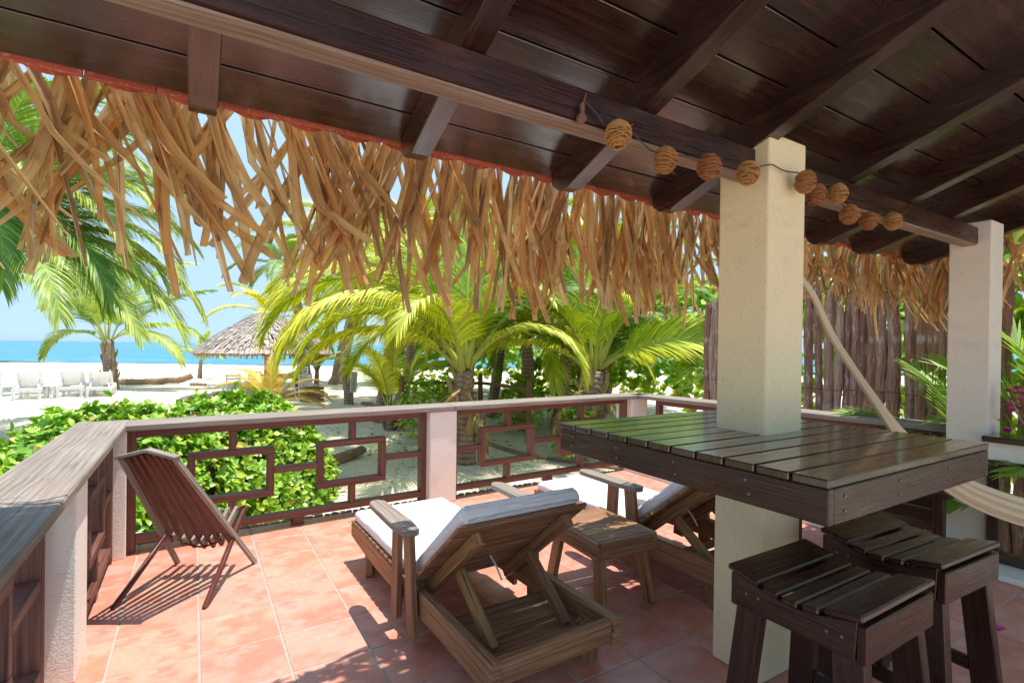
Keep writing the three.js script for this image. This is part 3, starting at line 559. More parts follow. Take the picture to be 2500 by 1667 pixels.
// ---------------------------------------------------------------- armchair by the right railing, hammock
{
  const R = rng(47), t = thing('garden_armchair', 'dark wooden armchair by the right pillar, mostly hidden behind the table and stools', 'armchair', [5.0, 0, -1.62]);
  const w = () => pick(M.stool, R);
  part('arm_rest', box(0.15, 0.045, 0.62, { at: [0.02, 0.548, -0.29], c: 0.006 }), w(), t);
  part('leg', box(0.06, 0.525, 0.07, { at: [0, 0.2625, -0.06], c: 0.004 }), w(), t); part('leg', box(0.06, 0.525, 0.07, { at: [0, 0.2625, -0.54], c: 0.004 }), w(), t);
  part('arm_rest', box(0.15, 0.045, 0.62, { at: [-0.58, 0.548, -0.62], c: 0.006, rot: [0, 0, 0] }), w(), t); part('leg', box(0.06, 0.525, 0.07, { at: [-0.58, 0.2625, -0.86], c: 0.004 }), w(), t);
  part('seat_rail', box(0.035, 0.10, 0.44, { at: [0, 0.36, -0.30], c: 0.004 }), w(), t);
  part('back_rail', box(0.035, 0.10, 0.44, { at: [0.05, 0.46, -0.30], c: 0.004 }), w(), t);
}
{
  const pts = [[2.74, 2.2, 1.73], [3.05, 2.05, 1.675], [3.27, 1.73, 1.62], [3.44, 1.29, 1.41], [3.72, 1.03, 1.33], [4.05, 0.83, 1.24], [4.5, 0.66, 1.08], [5.1, 0.52, 0.85]].map(p => V(...p));
  const cv = new THREE.CatmullRomCurve3(pts), R = rng(53), n = 34, all = [], hem = [];
  const wide = t => 0.016 + 0.072 * Math.pow(smooth(0.02, 0.6, t), 0.9), N = new THREE.Vector3();
  const at = (t, s, j) => { const c = cv.getPoint(t), d = cv.getTangent(t); N.crossVectors(d, new THREE.Vector3(0.45, 0.1, 0.9)).normalize(); const b = new THREE.Vector3().crossVectors(d, N); const wd = wide(t); return c.addScaledVector(N, s * wd).addScaledVector(b, wd * 0.35 * Math.sin(s * 9 + j) * 0.35 + (s * s) * wd * 0.25); };
  const h = thing('hammock', 'cream cotton hammock hung from the main pillar, passing in front of the right pillar', 'hammock', [0, 0, 0]);
  for (let k = 0; k < n; k++) { const s = k / (n - 1) * 2 - 1, j = R() * 0.8, p = []; for (let i = 0; i <= 22; i++) p.push(at(i / 22, s + 0.015 * (R() - 0.5), j)); all.push(tube(p, 0.0075 + 0.004 * R(), 60, 5)); }
  const cloth = new THREE.MeshPhysicalMaterial({ map: dataTex(256, 64, (u, v) => { const t = fbm(u, v, 6, 20, 5, 3), d = smooth(0.55, 0.8, fbm(u, v, 3, 8, 15, 3)); return [0.64 * (0.85 + 0.2 * t) - 0.1 * d, 0.50 * (0.85 + 0.2 * t) - 0.1 * d, 0.31 * (0.85 + 0.2 * t) - 0.08 * d]; }, true, 1, 3), roughness: 0.95, sheen: 0.2 });
  part('cord_bundle', merge(all), cloth, h);
  const sp = [], si = [], rows = 40; for (let i = 0; i <= rows; i++) for (let k = 0; k <= 16; k++) { const q = at(0.45 + 0.55 * i / rows, k / 8 - 1, 0.4); sp.push(q.x, q.y - 0.004, q.z); }
  const suv = []; for (let i = 0; i <= rows; i++) for (let k = 0; k <= 16; k++) suv.push(i / rows * 2, k / 16);
  for (let i = 0; i < rows; i++) for (let k = 0; k < 16; k++) { const a = i * 17 + k; si.push(a, a + 17, a + 1, a + 1, a + 17, a + 18); }
  const g = new THREE.BufferGeometry(); g.setAttribute('position', new THREE.Float32BufferAttribute(sp, 3)); g.setAttribute('uv', new THREE.Float32BufferAttribute(suv, 2)); g.setIndex(si); g.computeVertexNormals();
  part('bed', ni(g), cloth, h);
}

// ---------------------------------------------------------------- twig ball lights on a cord
{
  const lamps = [[1.417, 2.498, 1.525, 0.051], [1.683, 2.452, 1.525, 0.050], [1.965, 2.479, 1.525, 0.052], [2.215, 2.49, 1.50, 0.050], [2.585, 2.497, 1.435, 0.050], [2.886, 2.513, 1.545, 0.052], [3.068, 2.541, 1.52, 0.050], [3.239, 2.455, 1.54, 0.051], [3.472, 2.449, 1.54, 0.049], [3.779, 2.492, 1.54, 0.052]];
  const where = ['first twig ball light from the left, hanging on the beam', 'second twig ball light from the left, hanging on the beam', 'third twig ball light from the left, left of the main pillar', 'fourth twig ball light from the left, touching the left side of the main pillar',
    'twig ball light in front of the right face of the main pillar', 'sixth twig ball light, half hidden just right of the main pillar', 'seventh twig ball light, high on the beam right of the main pillar', 'twig ball light third from the right end of the string', 'twig ball light second from the right end of the string', 'last twig ball light at the right end of the string'];
  const twig = [[0.46, 0.23, 0.065], [0.40, 0.17, 0.05], [0.36, 0.13, 0.04]].map(c => new THREE.MeshStandardMaterial({ color: C(...c), roughness: 0.75 }));
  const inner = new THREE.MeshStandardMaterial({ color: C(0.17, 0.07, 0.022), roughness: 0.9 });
  lamps.forEach(([b, h, a, r], i) => {
    const R = rng(900 + i), t = thing('twig_ball_light', where[i], 'string light', [b, h, -a], R() * 6, 'twig ball lights strung along the beam');
    const gs = [], tilt = (R() - 0.5) * 0.7;
    for (let k = 0; k < 46; k++) {
      const lat = (k / 45 * 2 - 1) * 1.25 + 0.2 * (R() - 0.5), ax = tilt + 0.34 * (R() - 0.5), az = 0.34 * (R() - 0.5), p = [], rr = r * (0.95 + 0.09 * R());
      for (let j = 0; j < 14; j++) { const f = j / 14 * 6.283, l = lat + 0.10 * Math.sin(2 * f + k), v = new THREE.Vector3(Math.cos(f) * Math.cos(l), Math.sin(l), Math.sin(f) * Math.cos(l)).multiplyScalar(rr * (1 + 0.04 * (R() - 0.5))); v.applyEuler(new THREE.Euler(ax, 0, az)); v.y *= 1.1; p.push(v); }
      gs.push(ni(new THREE.TubeGeometry(new THREE.CatmullRomCurve3(p, true), 26, 0.0011 + 0.0011 * R(), 4, true)));
    }
    for (let k = 0; k < 9; k++) { const v = new THREE.Vector3(R() - 0.5, R() - 0.5, R() - 0.5).normalize().multiplyScalar(r), d = new THREE.Vector3(R() - 0.5, R() - 0.5, R() - 0.5).multiplyScalar(0.035); gs.push(tube([v, v.clone().add(d).multiplyScalar(1.06)], 0.001, 3, 4)); }
    part('twig_wrap', merge(gs), twig[i % 3], t);
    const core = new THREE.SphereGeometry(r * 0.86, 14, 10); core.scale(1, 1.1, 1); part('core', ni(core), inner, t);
  });
  const cord = new THREE.MeshStandardMaterial({ color: C(0.10, 0.05, 0.035), roughness: 0.8 });
  const s = thing('light_string', 'thin dark twisted cord with a brown plug carrying the twig balls', 'light string', [0, 0, 0]);
  const way = [[1.285, 2.62, 1.578], [1.35, 2.575, 1.57], ...lamps.slice(0, 4).flatMap(([b, h, a, r]) => [[b - 0.03, h + r * 1.0, 1.575], [b + 0.1, h + r + 0.012, 1.577]]), [2.395, 2.565, 1.495], [2.41, 2.56, 1.49], [2.50, 2.55, 1.488], ...lamps.slice(4).flatMap(([b, h, a, r]) => [[b, h + r * 1.05, Math.min(a + 0.03, 1.578)]]), [3.95, 2.56, 1.577], [4.15, 2.66, 1.577]];
  part('cord', tube(way.map(p => V(...p)), 0.0034, 180, 5), cord, s);
  const sh = new THREE.Shape(); sh.absarc(0, 0, 0.017, 0, 6.283); for (const x of [-0.006, 0.006]) { const o = new THREE.Path(); o.moveTo(x - 0.0014, -0.005); o.lineTo(x + 0.0014, -0.005); o.lineTo(x + 0.0014, 0.005); o.lineTo(x - 0.0014, 0.005); sh.holes.push(o); }
  const pg = new THREE.ExtrudeGeometry(sh, { depth: 0.016, bevelEnabled: true, bevelSize: 0.002, bevelThickness: 0.002, bevelSegments: 2 }); pg.translate(1.262, 2.54, -1.572);
  part('plug', merge([pg, cyl(0.008, 0.011, 0.05, 10, [1.267, 2.572, -1.566]), tube([[1.268, 2.59, -1.57], [1.283, 2.625, -1.572], [1.292, 2.645, -1.575]].map(v => new THREE.Vector3(...v)), 0.004, 8, 5)]), new THREE.MeshStandardMaterial({ color: C(0.17, 0.075, 0.05), roughness: 0.45 }), s);
}
// ---------------------------------------------------------------- palms
const leafMat = (c, o = {}) => new THREE.MeshPhysicalMaterial({ color: C(...c), vertexColors: true, roughness: 0.55, transmission: 0.42, thickness: 0, side: THREE.DoubleSide, ...o });
const frondMat = leafMat([1, 1, 1]);
const barkTex = (seed, lo, hi) => ({ map: dataTex(256, 256, (u, v) => { const ring = smooth(0.35, 0.65, 0.5 + 0.5 * Math.sin(u * 6.283 * 9 + 3 * fbm(u, v, 3, 6, seed, 3))), t = fbm(u, v, 6, 22, seed + 3, 4), k = 0.6 * t + 0.4 * ring; return [0, 1, 2].map(i => mix(lo[i], hi[i], k)); }, true, 1.1, 1.6), bumpMap: dataTex(256, 256, (u, v) => 0.6 * (0.5 + 0.5 * Math.sin(u * 6.283 * 9 + 3 * fbm(u, v, 3, 6, seed, 3))) + 0.4 * fbm(u, v, 10, 30, seed + 5, 3), false, 1.1, 1.6), bumpScale: 0.02, roughness: 0.95 });
const trunkMat = new THREE.MeshStandardMaterial(barkTex(301, [0.15, 0.095, 0.06], [0.42, 0.31, 0.22]));
const fibreMat = new THREE.MeshStandardMaterial(barkTex(333, [0.14, 0.075, 0.04], [0.40, 0.28, 0.17]));
const petioleMat = new THREE.MeshStandardMaterial({ color: C(0.34, 0.36, 0.05), roughness: 0.5 });
const petioleOld = new THREE.MeshStandardMaterial({ color: C(0.36, 0.23, 0.09), roughness: 0.7 });
// a frond in its own frame: base at the origin, heading +x, bending down; returns leaflets and rachis
function frondGeo(o) {
  let { L, elev, droop, leaf, n = 46, w = 0.026, hang = 0.8, green = [0.10, 0.19, 0.02], tip = [0.42, 0.40, 0.03], yellow = 0.3, seed = 1, bare = 0.16, dead = 0, curl = 0 } = o;
  n = Math.round(n * 2.0); w *= 0.48;
  const R = rng(seed), K = 24, P = [], Tn = [];
  let p = new THREE.Vector3(), e = elev, y = 0;
  for (let i = 0; i <= K; i++) { const s = i / K; e = elev - droop * Math.pow(s, 1.35); y = curl * s * s; const d = new THREE.Vector3(Math.cos(e) * Math.cos(y), Math.sin(e), Math.cos(e) * Math.sin(y)); P.push(p.clone()); Tn.push(d.clone()); p.addScaledVector(d, L / K); }
  const pos = [], col = [], idx = [], at = s => { const f = clamp(s, 0, 0.9999) * K, i = Math.floor(f); return [P[i].clone().lerp(P[i + 1], f - i), Tn[i].clone().lerp(Tn[i + 1], f - i).normalize()]; };
  const up = new THREE.Vector3(0, 1, 0), S = new THREE.Vector3(), N = new THREE.Vector3(), d = new THREE.Vector3(), wv = new THREE.Vector3(), q = new THREE.Vector3();
  for (const side of [-1, 1]) for (let k = 0; k < n; k++) {
    const s = bare + (1 - bare) * (k + 0.6 * R()) / n, [b, t] = at(s);
    S.crossVectors(t, up).normalize().multiplyScalar(side); N.crossVectors(S, t).multiplyScalar(side).normalize();
    const g = mix(0.95, 0.35, s) + 0.12 * (R() - 0.5), len = leaf * Math.pow(Math.sin(3.1416 * (0.14 + 0.80 * s)), 0.6) * (0.88 + 0.24 * R()) * (R() < 0.04 ? 0.5 : 1);
    d.copy(S).multiplyScalar(Math.sin(g)).addScaledVector(t, Math.cos(g) * 0.9).addScaledVector(N, 0.22 + 0.12 * (R() - 0.5)).normalize();
    const base = pos.length / 3, seg = 4, hg = hang * (0.7 + 0.6 * R()), ww = w * (0.85 + 0.3 * R()), yl = clamp(yellow + 0.5 * (R() - 0.5)), br = 0.72 + 0.5 * R(), gone = R() < dead;
    q.copy(b);
    for (let i = 0; i <= seg; i++) {
      const f = i / seg; wv.copy(t).addScaledVector(d, -t.dot(d)).normalize();
      const wd = ww * (i === 0 ? 0.5 : i < 3 ? 1 : i === 3 ? 0.65 : 0.06);
      pos.push(q.x + wv.x * wd, q.y + wv.y * wd, q.z + wv.z * wd, q.x - wv.x * wd, q.y - wv.y * wd, q.z - wv.z * wd);
      const m = clamp(yl + 0.35 * f * f), cc = [0, 1, 2].map(i => br * (gone ? [0.30, 0.17, 0.07][i] : mix(green[i], tip[i], m))); col.push(...cc, ...cc);
      q.addScaledVector(d, len / seg); d.y -= hg * (0.22 + 0.35 * f); d.normalize();
    }
    for (let i = 0; i < seg; i++) { const a = base + 2 * i; idx.push(a, a + 2, a + 1, a + 1, a + 2, a + 3); }
  }
  const lg = new THREE.BufferGeometry(); lg.setAttribute('position', new THREE.Float32BufferAttribute(pos, 3)); lg.setAttribute('color', new THREE.Float32BufferAttribute(col, 3)); lg.setIndex(idx); lg.computeVertexNormals();
  const rw = o.rachis ?? 0.02;
  return { leaves: lg, rachis: limb(P.filter((_, i) => i % 2 === 0), t => rw * (1.25 - 1.12 * t) * (t < 0.08 ? 1.5 : 1), 14, 5, seed, 0.02) };
}
// image-plane compass: 0 = right, 90 = away, 180 = left, 270 = towards the camera; heading of a group turned by that much
const headingOf = psi => psi * Math.PI / 180 + (-31.6 * Math.PI / 180);
function addFrond(tree, pos, psi, o) {
  const g = frondGeo(o), m = part('frond', g.leaves, o.mat ?? frondMat, tree); m.position.copy(pos); m.rotation.y = headingOf(psi); if (o.roll) { m.rotation.order = 'YXZ'; m.rotation.x = o.roll; }
  part('rachis', g.rachis, o.old ? petioleOld : petioleMat, m);
  return m;
}
// palm: base, crown height, trunk radii, fronds as [compass, elevation in degrees, length, droop, options]
function palm(label, at, crown, r0, r1, fronds, o = {}) {
  const t = thing('palm_tree', label, 'palm tree', at, 0, o.group), R = rng(o.seed ?? 1), cr = new THREE.Vector3(...crown);
  if (!o.noTrunk) {
    const mid = cr.clone().multiplyScalar(0.5); mid.x += (o.lean ?? 0);
    part('trunk', limb([new THREE.Vector3(0, -0.1, 0), mid, cr.clone()], s => mix(r0 * (s < 0.12 ? 1.18 - 1.5 * s : 1), r1, s), Math.max(16, Math.round(cr.length() * 9)), 16, o.seed ?? 1, 0.07), trunkMat, t);
  }
  if (o.boots) for (let k = 0; k < o.boots; k++) {
    const a = k * 2.4 + R(), h = cr.y * (0.25 + 0.75 * k / o.boots), rr = mix(r0, r1, h / cr.y), d = new THREE.Vector3(Math.cos(a), 0, Math.sin(a)), A = new THREE.Vector3(cr.x * h / cr.y, h - 0.12, cr.z * h / cr.y).addScaledVector(d, rr * 0.8), B = A.clone().addScaledVector(d, 0.09 + 0.14 * R()).add(new THREE.Vector3(0, 0.24 + 0.22 * R(), 0));
    part('leaf_base', limb([A, A.clone().lerp(B, 0.5).addScaledVector(d, 0.03), B], s => (o.bootR ?? 0.06) * (1 - 0.55 * s), 6, 7, 20 + k, 0.16), R() < 0.5 ? fibreMat : petioleOld, t);
  }
  fronds.forEach(([psi, el, L, dr, f = {}], i) => {
    const a = headingOf(psi), d = new THREE.Vector3(Math.cos(a), 0, -Math.sin(a)), p = cr.clone().addScaledVector(d, r1 * 0.6); p.y += f.dy ?? (0.12 * (R() - 0.3));
    addFrond(t, p, psi, { L, elev: el * Math.PI / 180, droop: dr * Math.PI / 180, leaf: L * 0.24, seed: (o.seed ?? 1) * 100 + i, ...o.leaf, ...f });
  });
  if (o.nuts) for (let k = 0; k < o.nuts; k++) { const g = new THREE.SphereGeometry(0.11, 10, 8); g.scale(1, 1.25, 1); const m = part('coconut', ni(g), o.nutMat, t); const a = R() * 6.283; m.position.set(cr.x + Math.cos(a) * (0.24 + 0.2 * R()), cr.y - 0.05 - 0.6 * R(), cr.z + Math.sin(a) * (0.24 + 0.2 * R())); m.rotation.set(R(), R(), R()); }
  return t;
}
function crownFronds(n, L, seed, o = {}) { const R = rng(seed), a = []; for (let k = 0; k < n; k++) { const lvl = k / n; a.push([k * 137.5 + 20 * R(), mix(o.lo ?? 12, o.hi ?? 78, lvl) + 12 * (R() - 0.5), L * (0.85 + 0.25 * R()), mix(o.d0 ?? 95, o.d1 ?? 75, lvl) + 20 * (R() - 0.5), { yellow: clamp((o.yellow ?? 0.3) + 0.35 * (R() - 0.4)) }]); } return a; }
const brightLeaf = { green: [0.22, 0.48, 0.010], tip: [0.86, 0.78, 0.015] }, coolLeaf = { green: [0.08, 0.29, 0.03], tip: [0.46, 0.58, 0.05] };
palm('young coconut palm with thick ringed trunk right behind the middle railing post', [4.05, -0.42, -8.1], [-0.06, 1.66, 0.05], 0.19, 0.13, [
  [192, 66, 3.7, 150, { yellow: 0.55, n: 80, hang: 1.3, leaf: 1.15, w: 0.026, roll: 0.25 }], [214, 56, 3.1, 135, { yellow: 0.65, n: 70, hang: 1.3, leaf: 1.05 }], [176, 50, 3.2, 120, { yellow: 0.5, hang: 1.25, leaf: 1.05 }], [200, 50, 2.6, 120, { yellow: 0.5, hang: 1.3, leaf: 1.0 }],
  [160, 74, 3.0, 100, { yellow: 0.35 }], [110, 80, 3.0, 70, { yellow: 0.2 }], [85, 84, 3.2, 50, { yellow: 0.15 }], [40, 72, 3.1, 80, { yellow: 0.15, ...coolLeaf }], [12, 58, 2.9, 100, { yellow: 0.1, ...coolLeaf }], [60, 60, 3.0, 95, { yellow: 0.1, ...coolLeaf }],
  [345, 50, 2.3, 150, { yellow: 0.4, leaf: 0.7 }], [250, 68, 2.4, 140, { yellow: 0.55, leaf: 0.75 }], [150, 40, 2.8, 115, { yellow: 0.5 }], [130, 55, 3.0, 100, { yellow: 0.3 }], [310, 70, 2.4, 120, { yellow: 0.3 }],
  [5, 78, 3.2, 60, { yellow: 0.2 }], [205, 38, 2.5, 105, { yellow: 0.7, hang: 1.3, leaf: 0.85 }], [140, 74, 3.4, 80, { yellow: 0.3 }], [185, 80, 3.3, 90, { yellow: 0.45 }], [235, -25, 1.3, 55, { dead: 0.95, old: 1, hang: 1.4, n: 26, dy: -0.3 }], [300, -30, 1.2, 50, { dead: 0.95, old: 1, hang: 1.4, n: 26, dy: -0.35 }]].map(f => [f[0], f[1] > 0 ? f[1] + 4 : f[1], f[1] > 0 ? f[2] * 1.18 : f[2], f[3], f[4]]), { seed: 3, boots: 13, bootR: 0.075, leaf: { ...brightLeaf, rachis: 0.034, n: 56, hang: 0.9 } });
palm('squat palm with shaggy fibrous double trunk behind the right front corner', [6.75, -0.42, -7.95], [0.05, 1.62, 0.0], 0.27, 0.22, [
  [190, 60, 3.4, 138, { yellow: 0.6, hang: 1.25, leaf: 1.0, n: 76 }], [172, 60, 3.0, 125, { yellow: 0.45, hang: 1.0 }], [342, 38, 3.1, 112, { yellow: 0.5, hang: 0.45, leaf: 1.0, n: 80, w: 0.034, roll: 0.7 }], [8, 42, 2.6, 90, { yellow: 0.2, ...coolLeaf, hang: 1.1 }], [25, 62, 3.0, 85, { yellow: 0.12, ...coolLeaf }],
  [70, 72, 3.2, 70, { yellow: 0.2 }], [120, 76, 3.2, 75, { yellow: 0.2 }], [150, 66, 3.0, 95, { yellow: 0.3 }], [210, 70, 2.6, 120, { yellow: 0.4 }], [280, 76, 2.3, 120, { yellow: 0.3 }], [330, 68, 2.6, 100, { yellow: 0.3 }], [50, 50, 3.0, 95, { ...coolLeaf, yellow: 0.15 }], [200, 30, 2.4, 85, { yellow: 0.65, hang: 1.1 }], [0, 70, 3.0, 80, { ...coolLeaf, yellow: 0.1 }], [100, 84, 3.1, 45, {}], [160, 78, 3.3, 85, { yellow: 0.35 }], [20, 80, 3.2, 80, { yellow: 0.25 }], [300, -25, 1.3, 55, { dead: 0.95, old: 1, hang: 1.4, n: 26, dy: -0.3 }], [220, -20, 1.4, 60, { dead: 0.9, old: 1, hang: 1.4, n: 26, dy: -0.3 }]].map(f => [f[0], f[1] > 0 ? f[1] + 4 : f[1], f[1] > 0 ? f[2] * 1.18 : f[2], f[3], f[4]]), { seed: 5, boots: 22, bootR: 0.085, leaf: { ...brightLeaf, rachis: 0.034, n: 54, hang: 0.8 } });
palm('small palm with short stubby trunk on the sand left of the middle railing post', [4.1, -0.42, -12.3], [0, 0.55, 0], 0.16, 0.13, [[95, 84, 2.0, 20, { yellow: 0.8 }], [250, 80, 1.9, 60, { yellow: 0.8 }], [180, 70, 2.2, 90, { yellow: 0.6 }], [20, 66, 2.2, 90, { yellow: 0.5 }], [140, 60, 2.4, 90, { yellow: 0.4 }], [50, 64, 2.4, 80, { yellow: 0.4 }]], { seed: 7, boots: 6, leaf: brightLeaf });
palm('coconut palm with swollen trunk standing alone at the waterline on the left', [-3.05, -0.42, -28.2], [-0.15, 2.1, 0], 0.28, 0.22, [[150, 78, 4.4, 40], [178, 70, 4.6, 45, { yellow: 0.25 }], [195, 60, 4.3, 70], [215, 72, 4.2, 50], [110, 80, 4.3, 40], [60, 74, 4.3, 60], [20, 48, 3.7, 40, coolLeaf], [8, 34, 3.4, 85, { yellow: 0.5, hang: 1.2 }], [352, 22, 3.3, 95, { yellow: 0.6, hang: 1.3 }], [175, 30, 2.9, 110, { yellow: 0.6 }], [260, 66, 3.9, 70], [310, 60, 3.6, 90, { yellow: 0.5 }], [160, 50, 4.2, 80], [90, 60, 4.0, 80]].map(f => [f[0], f[1], f[2] * 1.22, f[3], { yellow: 0.35, ...f[4] }]), { seed: 11, boots: 8, leaf: { green: [0.19, 0.42, 0.05], tip: [0.70, 0.74, 0.10], n: 50, w: 0.05 } });
palm('small yellow-tipped palm seedling by the driftwood near the water', [0.27, -0.45, -35.0], [0.05, 1.0, 0], 0.14, 0.09, [[170, 60, 2.0, 120, { yellow: 0.85 }], [110, 80, 1.9, 60], [30, 66, 1.9, 90], [200, 76, 1.8, 90], [345, 50, 1.7, 100], [80, 85, 1.9, 30]], { seed: 13, leaf: { ...brightLeaf, w: 0.04, n: 34 } });
palm('little upright palm with yellow-green fan of leaves right of the thatched shade', [4.5, -0.42, -23.4], [0.02, 0.95, 0], 0.13, 0.08, [[85, 86, 1.8, 10, { hang: 0.3 }], [170, 60, 1.5, 90, { yellow: 0.9 }], [20, 66, 1.5, 80], [130, 74, 1.7, 50], [60, 76, 1.7, 40], [230, 70, 1.5, 70]], { seed: 17, leaf: { ...brightLeaf, yellow: 0.6, w: 0.035, n: 34 } });
palm('low yellow palm bush in front of the thatched shade', [1.95, -0.45, -16.9], [0, 0.25, 0], 0.1, 0.1, [[175, 50, 1.9, 80], [200, 30, 1.8, 60], [150, 62, 1.9, 70], [110, 80, 1.6, 40], [60, 70, 1.5, 70], [12, 40, 1.8, 85], [355, 22, 1.7, 60], [235, 55, 1.6, 70], [300, 50, 1.6, 80], [35, 55, 1.7, 80], [190, 66, 1.6, 70]], { seed: 19, noTrunk: true, leaf: { green: [0.30, 0.32, 0.02], tip: [0.74, 0.52, 0.03], yellow: 0.75, n: 36, w: 0.026, hang: 0.5 } });
palm('tall palm behind the thatched shade with blue-green crown', [5.0, -0.42, -29.2], [-1.0, 5.9, 0.6], 0.36, 0.2, crownFronds(15, 3.1, 21, { yellow: 0.3 }), { seed: 23, lean: 0.3, leaf: { green: [0.12, 0.30, 0.08], tip: [0.48, 0.58, 0.10], n: 44, w: 0.045 } });
palm('palm with pale swollen leaning trunk far right of the thatched shade', [6.3, -0.42, -27.4], [1.3, 5.0, 0.3], 0.42, 0.2, crownFronds(15, 4.2, 25, { yellow: 0.35 }), { seed: 27, lean: -0.2, leaf: { ...brightLeaf, n: 44, w: 0.045 } });
palm('leaning slim palm beside the painted sign', [4.62, -0.42, -18.3], [0.25, 3.9, -0.3], 0.15, 0.12, crownFronds(14, 3.2, 29, { yellow: 0.45 }), { seed: 31, lean: -0.25, leaf: { ...brightLeaf, n: 40, w: 0.036 } });
palm('yellow-leaved palm just behind the thatched shade, lower than the tall one', [3.1, -0.42, -26.3], [0.0, 3.3, 0], 0.16, 0.12, crownFronds(12, 2.9, 33, { yellow: 0.85 }), { seed: 35, leaf: { ...brightLeaf, n: 38, w: 0.04 } });
const nutMat = new THREE.MeshStandardMaterial({ color: C(0.62, 0.36, 0.03), roughness: 0.5 });
palm('large coconut palm at the left edge with yellow coconuts and long hanging fronds', [-4.5, -0.42, -15.2], [0.7, 4.15, 0.1], 0.24, 0.18, [
  [320, 30, 3.2, 130, { yellow: 0.25, ...coolLeaf }], [345, 22, 3.3, 110, { yellow: 0.25, ...coolLeaf }], [12, 34, 3.4, 112, { yellow: 0.45 }], [0, 52, 3.6, 120, { yellow: 0.4 }], [28, 56, 3.8, 110, { yellow: 0.35 }], [350, 66, 3.6, 110, { yellow: 0.45 }], [300, 48, 3.1, 140, { ...coolLeaf }], [335, 40, 3.1, 150, { dead: 0.6, yellow: 0.5 }], [20, 72, 3.9, 90], [60, 66, 3.7, 90], [100, 70, 3.6, 90], [330, 76, 3.5, 90], [270, 60, 3.2, 120], [10, 80, 3.9, 70], [200, 60, 3.4, 100], [150, 60, 3.4, 100], [352, 10, 2.8, 95, { yellow: 0.3, ...coolLeaf }], [225, 40, 3.2, 110], [338, 16, 3.0, 88, { yellow: 0.35 }], [5, 18, 3.1, 95, { yellow: 0.45 }], [18, 28, 3.0, 105, { yellow: 0.5 }], [325, 60, 3.2, 125], [348, 44, 3.3, 118, { yellow: 0.5 }], [30, 44, 3.3, 100], [330, 4, 3.4, 72, { yellow: 0.3 }], [352, -4, 3.4, 62, { yellow: 0.35 }], [12, 2, 3.5, 74, { yellow: 0.5 }], [24, 14, 3.5, 84, { yellow: 0.5 }]].map(f => [f[0], f[1], f[2] * 1.28, f[3], f[4] ?? {}]),
  { seed: 37, boots: 8, nuts: 16, nutMat, leaf: { green: [0.17, 0.38, 0.05], tip: [0.68, 0.70, 0.09], n: 66, w: 0.034, hang: 1.05, yellow: 0.3 } });
// taller palms further back fill the space under the thatch
[[7.4, 13.2, 4.1, 41, 0.35, 'dense green palm behind the squat palm, crown under the thatch'], [9.6, 12.0, 3.4, 43, 0.3, 'green palm standing between the squat palm and the log fence'], [5.9, 16.5, 4.6, 45, 0.45, 'bright palm behind the young coconut palm'], [8.9, 18.5, 4.9, 47, 0.2, 'tall dark green palm far behind the rustic fence'], [12.2, 13.6, 4.4, 49, 0.2, 'palm left of the log fence, mostly hidden by the main pillar'], [6.9, 10.9, 2.5, 51, 0.5, 'short leafy palm by the rustic fence posts'], [10.6, 21, 5.6, 53, 0.3, 'tallest palm in the background grove'], [5.3, 11.4, 3.5, 55, 0.5, 'yellow-green palm directly behind the young coconut palm, crown touching the thatch'], [4.2, 13.6, 3.9, 57, 0.4, 'green palm left of the young coconut palm, crown just under the thatch'], [7.7, 10.4, 3.1, 59, 0.4, 'leafy palm between the young coconut palm and the squat palm']]
  .forEach(([b, a, h, s, y, label]) => palm(label, [b, -0.42, -a], [0.2, h, 0], 0.17, 0.13, crownFronds(20, 3.3, s, { yellow: y, lo: -5 }), { seed: s, lean: 0.2, leaf: { ...(y > 0.3 ? brightLeaf : { green: [0.10, 0.32, 0.025], tip: [0.50, 0.62, 0.04] }), n: 48, w: 0.03 } }));
// feathery clumps by the right railing
function clump(label, at, fronds, o) { const t = thing('feather_palm', label, 'plant', at, 0); fronds.forEach(([psi, el, L, dr], i) => addFrond(t, new THREE.Vector3(0.05 * Math.cos(i * 2.4), 0, 0.05 * Math.sin(i * 2.4)), psi, { L, elev: el * Math.PI / 180, droop: dr * Math.PI / 180, leaf: L * 0.30, n: 26, w: 0.014, hang: 0.35, bare: 0.3, seed: 600 + i + Math.round(at[0] * 10), rachis: 0.009, ...o })); return t; }
const arecaLeaf = { green: [0.10, 0.40, 0.016], tip: [0.55, 0.68, 0.03], yellow: 0.4 };
clump('feathery green palm leaves reaching left from behind the right pillar, in front of the logs', [6.12, 0.25, -1.72], [[176, 62, 1.6, 105], [186, 40, 1.4, 80], [150, 70, 1.5, 90], [178, 24, 1.3, 55], [90, 80, 1.6, 60], [200, 62, 1.3, 90]], arecaLeaf);
clump('bright green arching leaves right of the right pillar', [6.35, 0.1, -1.05], [[170, 70, 1.7, 80], [150, 62, 1.8, 90], [185, 55, 1.6, 80], [120, 75, 1.9, 60], [200, 66, 1.5, 90], [95, 82, 2.0, 40], [178, 40, 1.4, 70], [160, 78, 1.9, 60]], { ...arecaLeaf, w: 0.026, n: 18, leafLen: 0.5 });

